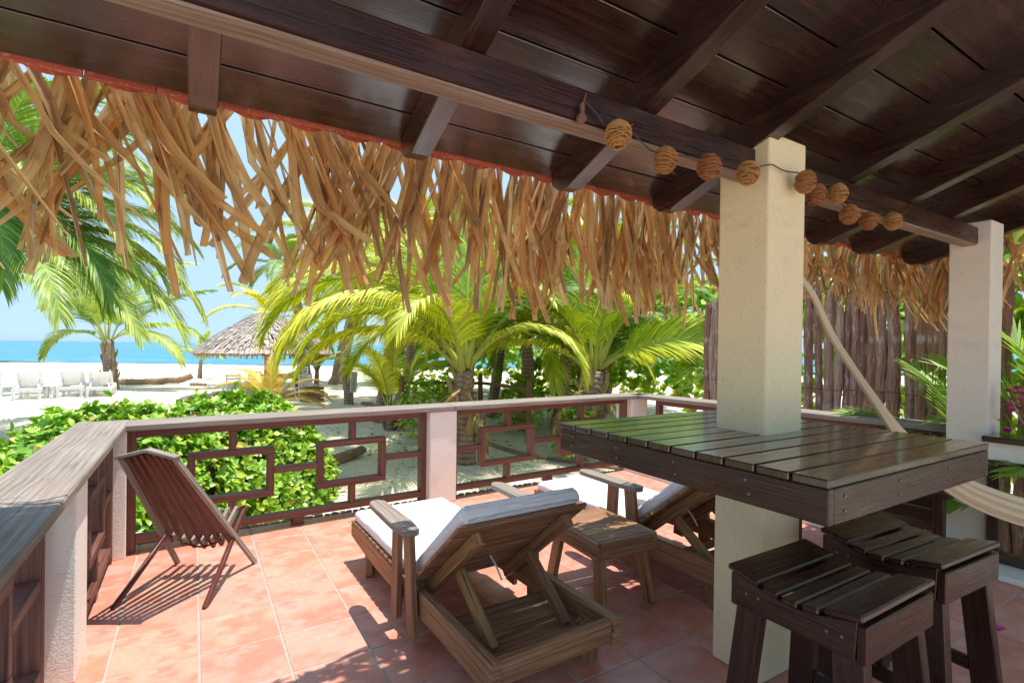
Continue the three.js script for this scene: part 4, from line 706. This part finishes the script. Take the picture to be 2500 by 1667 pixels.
// ---------------------------------------------------------------- shrubs with single leaves
function leafShape(len, wid, fold, curl) {
  const p = [], idx = [], n = 5;
  for (let i = 0; i <= n; i++) { const t = i / n, w = wid * Math.pow(Math.sin(3.1416 * Math.pow(t * 0.93 + 0.05, 1.25)), 0.7), z = -curl * t * t * len; p.push(-w, z + fold * w, t * len, 0, z, t * len, w, z + fold * w, t * len); }
  for (let i = 0; i < n; i++) for (let s = 0; s < 2; s++) { const a = i * 3 + s, b = a + 3; idx.push(a, b, a + 1, a + 1, b, b + 1); }
  const g = new THREE.BufferGeometry(); g.setAttribute('position', new THREE.Float32BufferAttribute(p, 3)); g.setIndex(idx); g.computeVertexNormals(); return ni(g);
}
const greens = [[0.29, 0.55, 0.03], [0.19, 0.43, 0.02], [0.42, 0.62, 0.04], [0.55, 0.64, 0.05], [0.14, 0.33, 0.018], [0.52, 0.36, 0.06]].map(c => new THREE.MeshPhysicalMaterial({ color: C(...c), roughness: 0.42, transmission: 0.36, thickness: 0, side: THREE.DoubleSide }));
const stemMat = new THREE.MeshStandardMaterial({ color: C(0.34, 0.25, 0.17), roughness: 0.9 });
// surface(u, v, R) gives [position, outward direction]; the leaves nearest the camera stay single, the rest are joined
const limes = [[0.42, 0.62, 0.03], [0.30, 0.56, 0.03], [0.62, 0.70, 0.05], [0.50, 0.64, 0.04], [0.24, 0.48, 0.02], [0.66, 0.52, 0.06]].map(c => new THREE.MeshPhysicalMaterial({ color: C(...c), roughness: 0.5, transmission: 0.45, thickness: 0, side: THREE.DoubleSide }));
function shrub(name, label, cat, at, o) {
  const greens_ = o.lime ? limes : greens;
  const R = rng(o.seed), t = thing(name, label, cat, at), shapes = (o.shapes ?? [[0.11, 0.036, 0.25, 0.2], [0.13, 0.042, 0.15, 0.3], [0.09, 0.034, 0.3, 0.1]]).map(s => leafShape(...s)), all = [];
  const m4 = new THREE.Matrix4(), q = new THREE.Quaternion(), q1 = new THREE.Quaternion(), up = new THREE.Vector3(0, 1, 0), d = new THREE.Vector3(), x = new THREE.Vector3(), z = new THREE.Vector3();
  for (let k = 0; k < o.twigs; k++) {
    const [p, n] = o.surface(R); if (R() < 0.06) p.y += 0.16 * R() * (o.sprig ?? 1); if (vnoise(p.x * 4.5 + 40, p.z * 4.5 + p.y * 4.5 + 40, 256, 256, 5) < 0.24) continue; const c = 4 + Math.floor(R() * 4), a0 = R() * 6.283;
    for (let i = 0; i < c; i++) {
      const a = a0 + i * 2.4, tilt = 0.35 + 0.75 * R();
      x.crossVectors(n, Math.abs(n.y) < 0.9 ? up : new THREE.Vector3(1, 0, 0)).normalize(); z.crossVectors(x, n);
      d.copy(x).multiplyScalar(Math.cos(a)).addScaledVector(z, Math.sin(a)).multiplyScalar(Math.sin(tilt)).addScaledVector(n, Math.cos(tilt)).normalize();
      const zz = d.clone(), yy = n.clone().addScaledVector(zz, -n.dot(zz)).normalize(), xx = new THREE.Vector3().crossVectors(yy, zz), s = (o.size ?? 1) * (0.5 + 0.85 * R());
      const P = p.clone().addScaledVector(n, -0.06 * R()); m4.makeBasis(xx, yy, zz); q.setFromRotationMatrix(m4);
      all.push({ P, q: q.clone(), s, g: Math.floor(R() * shapes.length), m: R() < 0.03 ? 5 : Math.floor(Math.pow(R(), 1.2) * (o.mats ?? 4.4)) % 5 });
    }
  }
  const cam = new THREE.Vector3(...at).negate().add(new THREE.Vector3(0, 1.656, 0));
  all.sort((a, b) => a.P.distanceTo(cam) / a.s - b.P.distanceTo(cam) / b.s);
  const single = Math.min(o.single ?? 0, all.length);
  for (let i = 0; i < single; i++) { const l = all[i], m = part('leaf', shapes[l.g], greens_[l.m], t); m.position.copy(l.P); m.quaternion.copy(l.q); m.scale.setScalar(l.s); }
  greens_.forEach((mat, j) => { const gs = all.slice(single).filter(l => l.m === j).map(l => shapes[l.g].clone().applyMatrix4(new THREE.Matrix4().compose(l.P, l.q, new THREE.Vector3(l.s, l.s, l.s)))); if (gs.length) part('foliage', merge(gs), mat, t).userData.kind = 'stuff'; });
  if (o.stems) { const gs = []; for (let k = 0; k < o.stems; k++) { const [p] = o.surface(R), b = o.root(R, p), mid = p.clone().lerp(b, 0.5).add(new THREE.Vector3(0.15 * (R() - 0.5), 0.05 * R(), 0.15 * (R() - 0.5))); gs.push(limb([b, mid, p], s => (o.stemR ?? 0.012) * (1 - 0.7 * s), 6, 5, k, 0.1)); } part('stems', merge(gs), stemMat, t).userData.kind = 'stuff'; }
  return t;
}
const dome = (cx, cz, rx, rz, h, low = -0.1, pw = 0.75, amp = 0.7) => R => {
  const a = R() * 6.283, r = Math.sqrt(R()) * 1.0, x = Math.cos(a) * r, z = Math.sin(a) * r, bump = 1 - amp / 2 + amp * (0.6 * vnoise(x * 3.1 + 9 + cx, z * 3.1 + 9 + cz, 64, 64, 3) + 0.4 * vnoise(x * 7 + 9, z * 7 + 9, 64, 64, 9));
  let y = h * bump * Math.pow(Math.max(0, 1 - r * r), pw * 0.5), edge = R();
  if (edge < 0.35) y *= 0.25 + 0.75 * R();
  return [new THREE.Vector3(cx + x * rx, Math.max(low, y), cz + z * rz), new THREE.Vector3(x * 0.9, 0.55 + 0.4 * (1 - r), z * 0.9).add(new THREE.Vector3(0.5 * (R() - 0.5), 0.3 * R(), 0.5 * (R() - 0.5))).normalize()];
};
const rootTo = (x, z, s = 0.3) => (R, p) => new THREE.Vector3(x + (p.x - x) * s + 0.2 * (R() - 0.5), -0.02, z + (p.z - z) * s + 0.2 * (R() - 0.5));
shrub('seaside_shrub', 'large bright green shrub with rounded leaves beyond the front railing, left of the middle post', 'shrub', [0.42, -0.42, -7.7], { seed: 201, twigs: 3600, single: 300, surface: dome(0, 0, 1.34, 1.5, 1.2, 0.12, 1.1, 0.75), stems: 130, root: rootTo(0.1, 0.1, 0.55), stemR: 0.015, size: 0.68 });
shrub('hedge', 'low bright green leafy hedge outside the left railing', 'hedge', [-1.95, -0.42, -5.7], { seed: 203, twigs: 5600, single: 300, surface: R => { const f = dome(0, 0, 1.1, 2.8, 1.06, 0, 0.6); return f(R); }, stems: 30, root: rootTo(0, 0, 0.8), size: 0.62, shapes: [[0.13, 0.032, 0.3, 0.25], [0.15, 0.036, 0.2, 0.35], [0.10, 0.03, 0.35, 0.15]] });
shrub('hedge', 'leafy green strip of hedge joining the left hedge to the shrub, behind the folding chair', 'hedge', [-0.75, -0.42, -6.6], { seed: 205, twigs: 3000, single: 240, surface: dome(0, 0, 1.3, 1.15, 1.2, 0, 0.8), stems: 12, root: rootTo(0, 0, 0.8), size: 0.64, shapes: [[0.13, 0.034, 0.3, 0.25], [0.15, 0.038, 0.2, 0.35]] });
shrub('vine_bush', 'light green bush behind the railing, left of the young coconut palm trunk', 'bush', [4.35, -0.42, -10.6], { lime: 1, seed: 207, twigs: 420, single: 60, surface: dome(0, 0, 0.75, 0.7, 1.15), stems: 10, root: rootTo(0, 0), size: 0.8, mats: 5 });
shrub('vine_bush', 'leafy vine grown over the rustic fence between its two posts', 'bush', [6.75, -0.42, -10.6], { lime: 1, seed: 209, twigs: 420, single: 80, surface: dome(0, 0, 0.5, 0.7, 1.2), stems: 14, root: rootTo(0, 0), size: 0.7 });
shrub('vine_bush', 'small dark leafy bush behind the front railing, beside the bar table corner', 'bush', [5.9, -0.42, -7.35], { seed: 211, twigs: 330, single: 60, surface: dome(0, 0, 0.42, 0.42, 0.85), stems: 10, root: rootTo(0, 0), size: 0.62, mats: 3 });
shrub('vine_bush', 'pale green bush with round leaves between the rustic fence and the squat palm', 'bush', [8.4, -0.42, -11.8], { lime: 1, seed: 213, twigs: 420, single: 40, surface: dome(0, 0, 1.1, 0.8, 1.5), stems: 10, root: rootTo(0, 0), size: 1.0, mats: 5, shapes: [[0.12, 0.06, 0.1, 0.1], [0.1, 0.05, 0.2, 0.2]] });
shrub('background_bush', 'mass of yellow-green leaves behind the log fence', 'bush', [8.6, -0.42, -2.9], { lime: 1, seed: 215, twigs: 1700, single: 0, surface: dome(0, 0, 1.2, 4.2, 3.5, 0, 0.4), size: 1.9, mats: 5 });
shrub('background_bush', 'green thicket behind the palms at the left end of the log fence', 'bush', [11.5, -0.42, -10.5], { lime: 1, seed: 217, twigs: 1500, single: 0, surface: dome(0, 0, 2.2, 3.4, 3.4, 0, 0.45), size: 2.0, mats: 5 });
shrub('background_bush', 'tall sunlit green bushes outside the right side of the porch', 'bush', [9.6, -0.42, 1.6], { lime: 1, seed: 221, twigs: 1100, single: 0, surface: dome(0, 0, 1.5, 4.2, 4.2, 0, 0.4), size: 2.2, mats: 5 });
shrub('background_bush', 'green thicket at the back of the palm grove', 'bush', [11, -0.42, -20], { lime: 1, seed: 219, twigs: 1300, single: 0, surface: dome(0, 0, 4.6, 2.2, 3.0, 0, 0.45), size: 2.3, mats: 5 });
{
  // bougainvillea and fallen flowers
  const mag = [[0.62, 0.015, 0.28], [0.48, 0.01, 0.24], [0.72, 0.03, 0.36]].map(c => new THREE.MeshPhysicalMaterial({ color: C(...c), roughness: 0.6, transmission: 0.35, thickness: 0, side: THREE.DoubleSide })), bract = leafShape(0.06, 0.026, 0.35, 0.3), R = rng(71);
  const flower = (t, p, s = 1) => { const g = []; for (let i = 0; i < 3; i++) { const m = bract.clone(); m.scale(s, s, s); m.rotateX(-0.9); m.rotateY(i * 2.09 + R()); m.translate(...p); g.push(m); } part('flower', merge(g), pick(mag, R), t); };
  const t = thing('bougainvillea', 'branch of magenta bougainvillea flowers over the side rail at the right edge', 'flowering plant', [5.44, 0, -1.32]);
  part('stem', tube([[0.3, 0.2, 0.1], [0.2, 0.9, 0.05], [0.02, 1.16, -0.02], [-0.06, 1.30, -0.05]].map(v => new THREE.Vector3(...v)), 0.006, 20, 5), stemMat, t);
  for (let k = 0; k < 17; k++) flower(t, [0.03 + 0.13 * (R() - 0.5), 1.15 + 0.23 * R(), -0.02 + 0.13 * (R() - 0.5)], 0.85);
  const fallen = (at, label, s) => { const f = thing('fallen_flower', label, 'flower', at); flower(f, [0, 0.012, 0], s); flower(f, [0.01, 0.012, 0.01], s * 0.9); };
  fallen([5.47, 1.024, -1.42], 'magenta flower lying on the side rail beside the right pillar', 1.0); fallen([4.064, 0.004, -1.083], 'magenta flower lying on the floor tiles at the lower right', 0.8);
  const red = new THREE.MeshStandardMaterial({ color: C(0.75, 0.05, 0.04), roughness: 0.6, side: THREE.DoubleSide });
  const h = thing('hibiscus_flower', 'small red flower in the green hedge above the folding chair', 'flower', [0.33, 0.62, -5.7]); const gs = []; for (let i = 0; i < 5; i++) { const m = leafShape(0.06, 0.03, 0.2, 0.3); m.rotateX(-0.6); m.rotateY(i * 1.257); gs.push(m); } part('petals', merge(gs), red, h);
}
// sprig growing in the sand
{ const t = thing('seedling', 'tiny green seedling growing in the bare sand beyond the fretwork', 'plant', [3.1, -0.4, -8.6]); const R = rng(8), l = leafShape(0.07, 0.02, 0.2, 0.3); part('stem', tube([[0, 0, 0], [0.02, 0.2, 0], [0, 0.36, 0.02]].map(v => new THREE.Vector3(...v)), 0.005, 8, 5), stemMat, t); for (let k = 0; k < 9; k++) { const m = part('leaf', l, pick(greens, R), t); m.position.set(0.01, 0.12 + 0.026 * k, 0); m.rotation.set(-0.3, k * 2.1, 0); } }
// ---------------------------------------------------------------- log fence on the right
{
  const R = rng(131), t = thing('log_fence', 'tall fence of upright rough palm logs along the right side', 'fence', [6.68, -0.42, -2.4]);
  const bark = [[[0.17, 0.085, 0.055], [0.54, 0.33, 0.235]], [[0.22, 0.12, 0.085], [0.62, 0.43, 0.34]], [[0.15, 0.07, 0.042], [0.44, 0.24, 0.15]]].map(([lo, hi], k) => new THREE.MeshStandardMaterial({ map: dataTex(256, 256, (u, v) => { const t = fbm(u, v, 5, 16, 401 + k * 9, 5), s = smooth(0.60, 0.72, fbm(u, v, 9, 12, 411 + k * 9, 3)); return [0, 1, 2].map(i => mix(mix(lo[i], hi[i], t), 0.55, s * 0.5)); }, true, 0.9, 2), bumpMap: dataTex(256, 256, (u, v) => fbm(u, v, 9, 26, 431 + k, 4), false, 0.9, 2), bumpScale: 0.02, roughness: 0.95 }));
  const shapes = []; for (let k = 0; k < 12; k++) { const h = 2.75 + 0.5 * R(), r = 0.040 + 0.020 * R(); shapes.push(limb([new THREE.Vector3(0, 0, 0), new THREE.Vector3(0.03 * (R() - 0.5), h * 0.4, 0.03 * (R() - 0.5)), new THREE.Vector3(0.05 * (R() - 0.5), h * 0.75, 0.05 * (R() - 0.5)), new THREE.Vector3(0.07 * (R() - 0.5), h, 0.07 * (R() - 0.5))], s => r * (1 + 0.14 * Math.sin(s * 23 + k) * Math.sin(s * 9)), 26, 9, 500 + k, 0.12)); }
  let a = 5.15; while (a > -0.9) { const m = part('log', pick(shapes, R), pick(bark, R), t); m.position.set(0.05 * (R() - 0.5), 0, -(a - 2.4)); m.rotation.set(0.05 * (R() - 0.5), R() * 6.28, 0.05 * (R() - 0.5)); a -= 0.080 + 0.024 * R() + (R() < 0.10 ? 0.03 : 0); }
  const wire = new THREE.MeshStandardMaterial({ color: C(0.06, 0.05, 0.045), roughness: 0.7 }), wp = []; for (let k = 0; k <= 40; k++) wp.push(new THREE.Vector3(-0.075 + 0.02 * (R() - 0.5), 1.62 + 0.03 * (R() - 0.5), 3.2 - k * 0.15)); part('wire', tube(wp, 0.004, 160, 4), wire, t);
  const rootMat = new THREE.MeshStandardMaterial({ color: C(0.38, 0.30, 0.24), roughness: 0.9 }), gs = []; for (let k = 0; k < 150; k++) { const p = new THREE.Vector3(-0.08 - 0.05 * R(), 1.3 + 1.3 * R(), -2.4 + 4 * R()), q = []; let v = p.clone(); for (let i = 0; i < 5; i++) { q.push(v.clone()); v.add(new THREE.Vector3(0.05 * (R() - 0.5), -0.07 * R(), 0.08 * (R() - 0.5))); } gs.push(tube(q, 0.0022, 8, 3)); } part('root_fibres', merge(gs), rootMat, t).userData.kind = 'stuff';
}
// ---------------------------------------------------------------- rustic post-and-rail fence
{
  const R = rng(141), t = thing('rustic_fence', 'rustic fence of round posts and rails by the young coconut palm', 'fence', [6.16, -0.42, -10.4]), up = h => new THREE.Vector3(0, h, 0);
  const post = (x, z, h) => part('post', limb([new THREE.Vector3(x, -0.1, z), new THREE.Vector3(x + 0.01, h * 0.5, z), new THREE.Vector3(x, h - 0.02, z), new THREE.Vector3(x, h, z)], s => s > 0.985 ? 0.035 : 0.062, 14, 10, Math.round(h * 100 + z), 0.05), pick(M.pole, R), t);
  post(0.04, -1.2, 1.40); post(-0.03, 1.15, 1.42); post(-1.9, -1.6, 1.35);
  const rail = (A, B) => part('rail', limb([A, A.clone().lerp(B, 0.5).add(up(0.02 * (R() - 0.5))), B], () => 0.04, 10, 8, Math.round(A.y * 99), 0.08), pick(M.pole, R), t);
  for (const h of [1.16, 0.58]) rail(new THREE.Vector3(-0.02, h + 0.02, 1.2), new THREE.Vector3(0.03, h, -1.25));
  for (const h of [1.15, 0.60]) rail(new THREE.Vector3(0.04, h, -1.2), new THREE.Vector3(-1.95, h + 0.02, -1.62));
}
const driftTex = new THREE.MeshStandardMaterial({ ...T.grey, roughness: 0.9, bumpScale: 0.01, color: C(1.25, 1.0, 0.75) });
const logThing = (label, pts, r, seed, taper = 0.35) => { const c = V(...pts[0]); const t = thing('driftwood_log', label, 'log', c.toArray()); part('log', limb(pts.map(p => V(...p).sub(c)), s => r * (1 - taper * s), 26, 12, seed, 0.16), driftTex, t); return t; };
{ const t = logThing('long pale driftwood log lying on the beach right of the loungers', [[-3.2, -0.30, 31.2], [-2.2, -0.30, 30.9], [-1.2, -0.22, 30.5], [-0.5, -0.15, 30.3], [-0.1, 0.02, 30.2]], 0.17, 3, 0.1); part('branch', limb([V(0, 0, 0), V(-0.05, 0.3, 0), V(0.05, 0.62, 0.1)], s => 0.11 * (1 - 0.6 * s), 8, 8, 6, 0.15), driftTex, t); }
logThing('dark stubby stone-like log end beside the driftwood', [[-0.15, -0.36, 29.0], [0.2, -0.34, 28.9], [0.5, -0.37, 28.8]], 0.12, 5);
logThing('thin crooked branch lying on the sand behind the small stubby palm', [[5.0, -0.36, 18.0], [5.2, -0.3, 16.4], [5.1, -0.34, 15.2], [5.4, -0.36, 13.8]], 0.07, 7);
logThing('curved pole edging the sandy path behind the front railing', [[5.2, -0.38, 10.3], [5.25, -0.37, 9.3], [5.3, -0.37, 8.4], [5.75, -0.38, 7.2], [6.3, -0.38, 6.4]], 0.055, 9);
logThing('weathered grey trunk piece lying at the right side of the seaside shrub', [[2.0, -0.36, 9.1], [2.35, -0.33, 9.4], [2.7, -0.3, 9.7]], 0.12, 11);
{
  const t = thing('painted_sign', 'small upright board with faded red lines and blue palm picture by the slim palm', 'sign', [4.62, -0.42, -17.75], 0.35);
  const map = dataTex(128, 256, (u, v) => { const n = fbm(u, v, 8, 16, 4, 4); let c = [0.52 + 0.2 * n, 0.46 + 0.18 * n, 0.36 + 0.14 * n]; const y = 1 - v; const rows = [[0.12, 0.25, 0.75], [0.22, 0.18, 0.8], [0.31, 0.3, 0.7]]; for (const [r, a, b] of rows) if (Math.abs(y - r) < 0.022 && u > a && u < b && fbm(u, v, 30, 4, 9, 2) > 0.42) c = [0.5, 0.12, 0.08]; const x = u - 0.5, q = y - 0.55; for (let k = 0; k < 7; k++) { const a = k * 0.9 + 0.3, dx = Math.cos(a), dy = Math.sin(a), s = x * dx + q * 0.55 * dy, w = Math.abs(-x * dy + q * 0.55 * dx); if (s > 0 && s < 0.3 && w < 0.035 * (1 - s * 2.6)) c = [0.06, 0.36, 0.40]; } if (Math.abs(y - 0.78) < 0.018 && u > 0.25 && u < 0.72) c = [0.1, 0.36, 0.38]; if (Math.abs(y - 0.87) < 0.014 && u > 0.3 && u < 0.7) c = [0.1, 0.36, 0.38]; return c; }, true, 1, 1);
  const g = new THREE.BoxGeometry(0.25, 0.70, 0.03); const m = part('board', g, new THREE.MeshStandardMaterial({ map, roughness: 0.8 }), t); m.position.set(0, 0.82, 0); m.rotation.z = -0.06;
  part('stake', box(0.07, 0.60, 0.03, { at: [-0.02, 0.24, -0.032] }), M.grey[0], t);
}
// ---------------------------------------------------------------- thatched shade with table and chairs
const paint = new THREE.MeshStandardMaterial({ map: dataTex(128, 128, (u, v) => { const t = fbm(u, v, 6, 20, 3, 4); const k = 0.86 + 0.1 * t; return [0.84 * k, 0.83 * k, 0.82 * k]; }, true, 1, 2), roughness: 0.7 });
{
  const R = rng(151), t = thing('thatched_shade', 'round palapa shade with grey thatched roof on a central pole near the water', 'beach shade', [2.45, -0.42, -22.6]);
  part('pole', limb([new THREE.Vector3(0, -0.1, 0), new THREE.Vector3(0.03, 1.4, 0), new THREE.Vector3(0, 3.2, 0)], () => 0.115, 16, 10, 4, 0.05), M.pole[0], t);
  const RO = 2.55, EA = 1.72, AP = 3.42, prof = s => EA + (AP - EA) * Math.pow(s, 0.82), gs = [[], [], []];
  const cone = new THREE.LatheGeometry([[0.01, AP - 0.05], [0.6, prof(0.72) - 0.08], [1.5, prof(0.38) - 0.08], [2.4, prof(0.03) - 0.06], [2.38, prof(0.03) - 0.14], [0.02, AP - 0.4]].map(p => new THREE.Vector2(...p)), 36);
  const grey = [[0.47, 0.42, 0.38], [0.34, 0.29, 0.26], [0.58, 0.50, 0.42]].map(c => new THREE.MeshStandardMaterial({ color: C(...c), roughness: 0.95, side: THREE.DoubleSide })), straw = new THREE.MeshStandardMaterial({ color: C(0.50, 0.30, 0.11), roughness: 0.9, side: THREE.DoubleSide });
  part('underside', ni(cone), straw, t);
  for (let k = 0; k < 4200; k++) {
    const s = Math.pow(R(), 1.3) * 0.99, a = R() * 6.283, r = RO * (1 - s), y = prof(s), l = 0.28 + 0.35 * R(), w = 0.012 + 0.012 * R(), da = 0.25 * (R() - 0.5), s2 = Math.max(-0.02, s - l / RO * 0.8), lift = 0.03 + 0.05 * R();
    const A = new THREE.Vector3(Math.cos(a) * r, y + 0.01, Math.sin(a) * r), r2 = RO * (1 - s2) + 0.03, a2 = a + da * l / Math.max(0.5, r2), B = new THREE.Vector3(Math.cos(a2) * r2, (s2 > 0 ? prof(s2) : EA - 0.04 * R()) + lift * (s2 > 0.03 ? 1 : 0.2), Math.sin(a2) * r2), x = new THREE.Vector3(-Math.sin(a), 0, Math.cos(a)).multiplyScalar(w);
    const g = new THREE.BufferGeometry(), q = [A.clone().sub(x), A.clone().add(x), B.clone().sub(x), B.clone().add(x)]; g.setAttribute('position', new THREE.Float32BufferAttribute(q.flatMap(v => v.toArray()), 3)); g.setIndex([0, 2, 1, 1, 2, 3]); g.computeVertexNormals(); gs[Math.floor(R() * 3)].push(g);
  }
  gs.forEach((g, i) => { part('thatch', merge(g), grey[i], t).userData.kind = 'stuff'; });
  const fr = []; for (let k = 0; k < 420; k++) { const a = R() * 6.283, r = RO - 0.25 * R(), x = new THREE.Vector3(-Math.sin(a), 0, Math.cos(a)).multiplyScalar(0.016), A = new THREE.Vector3(Math.cos(a) * r, EA, Math.sin(a) * r), B = A.clone().add(new THREE.Vector3(0.04 * (R() - 0.5), -0.10 - 0.10 * R(), 0.04 * (R() - 0.5))); const g = new THREE.BufferGeometry(), q = [A.clone().sub(x), A.clone().add(x), B.clone().sub(x), B.clone().add(x)]; g.setAttribute('position', new THREE.Float32BufferAttribute(q.flatMap(v => v.toArray()), 3)); g.setIndex([0, 2, 1, 1, 2, 3]); g.computeVertexNormals(); fr.push(g); }
  part('fringe', merge(fr), straw, t).userData.kind = 'stuff';
  const tb = thing('beach_table', 'wooden table standing under the thatched shade', 'table', [2.95, -0.42, -22.2]);
  for (let k = 0; k < 5; k++) part('plank', box(1.5, 0.04, 0.17, { at: [0, 0.86, -0.36 + k * 0.18] }), M.lounge[k % 2], tb);
  for (const x of [-0.6, 0.6]) for (const z of [-0.3, 0.3]) part('leg', box(0.09, 0.84, 0.09, { at: [x, 0.42, z] }), M.lounge[0], tb);
  part('apron', box(1.3, 0.1, 0.03, { at: [0, 0.785, 0.36] }), M.lounge[1], tb);
  const ch = thing('beach_chair', 'pale wooden chair at the left end of the table under the thatched shade', 'chair', [1.15, -0.42, -21.2], 0.2, 'pale chairs around the beach table');
  for (const x of [-0.22, 0.22]) { part('leg', box(0.05, 0.98, 0.05, { at: [x, 0.49, 0.22] }), paint, ch); part('leg', box(0.05, 0.44, 0.05, { at: [x, 0.22, -0.22] }), paint, ch); }
  for (const y of [0.66, 0.80, 0.93]) part('back_slat', box(0.48, 0.07, 0.025, { at: [0, y, 0.22] }), paint, ch);
  for (let k = 0; k < 4; k++) part('seat_slat', box(0.48, 0.03, 0.10, { at: [0, 0.45, -0.18 + k * 0.12] }), paint, ch);
  [[2.0, 22.6, 2.9, 'pale wooden chair on the far side of the table under the thatched shade'], [4.0, 22.0, -1.6, 'pale wooden chair at the right end of the table under the thatched shade'], [3.5, 20.6, 0.1, 'pale wooden chair on the near side of the table under the thatched shade'], [4.95, 27.6, -1.2, 'dark-looking small chair behind the trunk right of the thatched shade']].forEach(([b, a, r, l]) => copyOf(ch, 'beach_chair', l, [b, -0.42, -a], r));
  const c = thing('slatted_crate', 'brown slatted wooden crate at the right of the thatched shade', 'crate', [3.62, -0.42, -19.6], 0.3);
  for (let k = 0; k < 4; k++) for (const s of [-1, 1]) { part('slat', box(0.62, 0.10, 0.02, { at: [0, 0.09 + k * 0.135, s * 0.27] }), M.pole[k % 2], c); part('slat', box(0.02, 0.10, 0.52, { at: [s * 0.32, 0.09 + k * 0.135, 0] }), M.pole[(k + 1) % 2], c); }
}
// ---------------------------------------------------------------- white beach loungers
{
  const t = thing('beach_lounger', 'white slatted beach lounger second from the left, facing the sea', 'sun lounger', [-4.95, -0.42, -24.0], 0.0, 'white beach loungers facing the sea'), X = (x, y, a) => new THREE.Vector3(x, y, -a);
  for (const s of [-1, 1]) { part('side_rail', box(0.05, 0.11, 1.95, { at: [s * 0.34, 0.37, -0.95] }), paint, t); for (const a of [0.05, 0.95, 1.85]) part('leg', box(0.075, 0.34, 0.075, { at: [s * 0.335, 0.16, -a] }), paint, t); }
  part('end_rail', box(0.73, 0.11, 0.04, { at: [0, 0.371, 0.04] }), paint, t);
  for (let k = 0; k < 10; k++) part('seat_slat', box(0.64, 0.025, 0.085, { at: [0, 0.435, -0.86 - k * 0.113] }), paint, t);
  for (let k = 0; k < 7; k++) { const s = (k + 0.3) / 7; part('back_slat', bar(X(-0.36, mix(0.45, 0.97, s), mix(0.78, 0.28, s)), X(0.36, mix(0.45, 0.97, s), mix(0.78, 0.28, s)), 0.085, 0.02, X(0, 0.72, -0.69)), paint, t); }
  for (const s of [-1, 1]) { part('back_stile', bar(X(s * 0.30, 0.40, 0.82), X(s * 0.30, 1.0, 0.22), 0.06, 0.05, X(0, 0.72, -0.69)), paint, t); part('strut', bar(X(s * 0.27, 0.70, 0.50), X(s * 0.27, 0.40, 0.22), 0.045, 0.045, X(1, 0, 0)), paint, t); }
  copyOf(t, 'beach_lounger', 'white slatted beach lounger at the left edge of the picture, facing the sea', [-6.0, -0.42, -24.2], 0.2);
  copyOf(t, 'beach_lounger', 'white slatted beach lounger second from the right, facing the sea', [-3.85, -0.42, -24.3], -0.02);
  copyOf(t, 'beach_lounger', 'white slatted beach lounger on the right end of the row, facing the sea', [-2.97, -0.42, -24.0], 0.02);
  const s = thing('beach_side_table', 'small white table between the beach loungers', 'table', [-4.4, -0.42, -24.6]);
  part('top', box(0.62, 0.035, 0.5, { at: [0, 0.46, 0] }), paint, s); for (const x of [-0.1, 0.1]) for (const z of [-0.1, 0.1]) part('leg', box(0.06, 0.45, 0.06, { at: [x, 0.22, z] }), paint, s);
}
{
  // leaves, twigs and bits of weed scattered over the sand
  const R = rng(161), gs = []; for (let k = 0; k < 900; k++) { const near = k < 500, b = near ? -3 + 12 * R() : -14 + 26 * R(), a = near ? 5.6 + 9 * R() : 12 + 30 * R(), s = 0.02 + 0.05 * R(); const g = new THREE.BufferGeometry(), t = R() * 6.28, c = Math.cos(t) * s, d = Math.sin(t) * s; g.setAttribute('position', new THREE.Float32BufferAttribute([b - c, -0.375, -a - d, b + d * 0.25, -0.36 + 0.02 * R(), -a - c * 0.25, b + c, -0.372, -a + d, b - d * 0.25, -0.37, -a + c * 0.25], 3)); g.setIndex([0, 2, 1, 0, 3, 2]); g.computeVertexNormals(); gs.push(g); }
  const m = solo('sand_litter', merge(gs), new THREE.MeshStandardMaterial({ color: C(0.20, 0.13, 0.07), roughness: 0.9, side: THREE.DoubleSide }), 'small dry leaves and twigs scattered over the pale sand', 'litter'); m.userData.kind = 'stuff';
}
renderer.render(scene, camera);
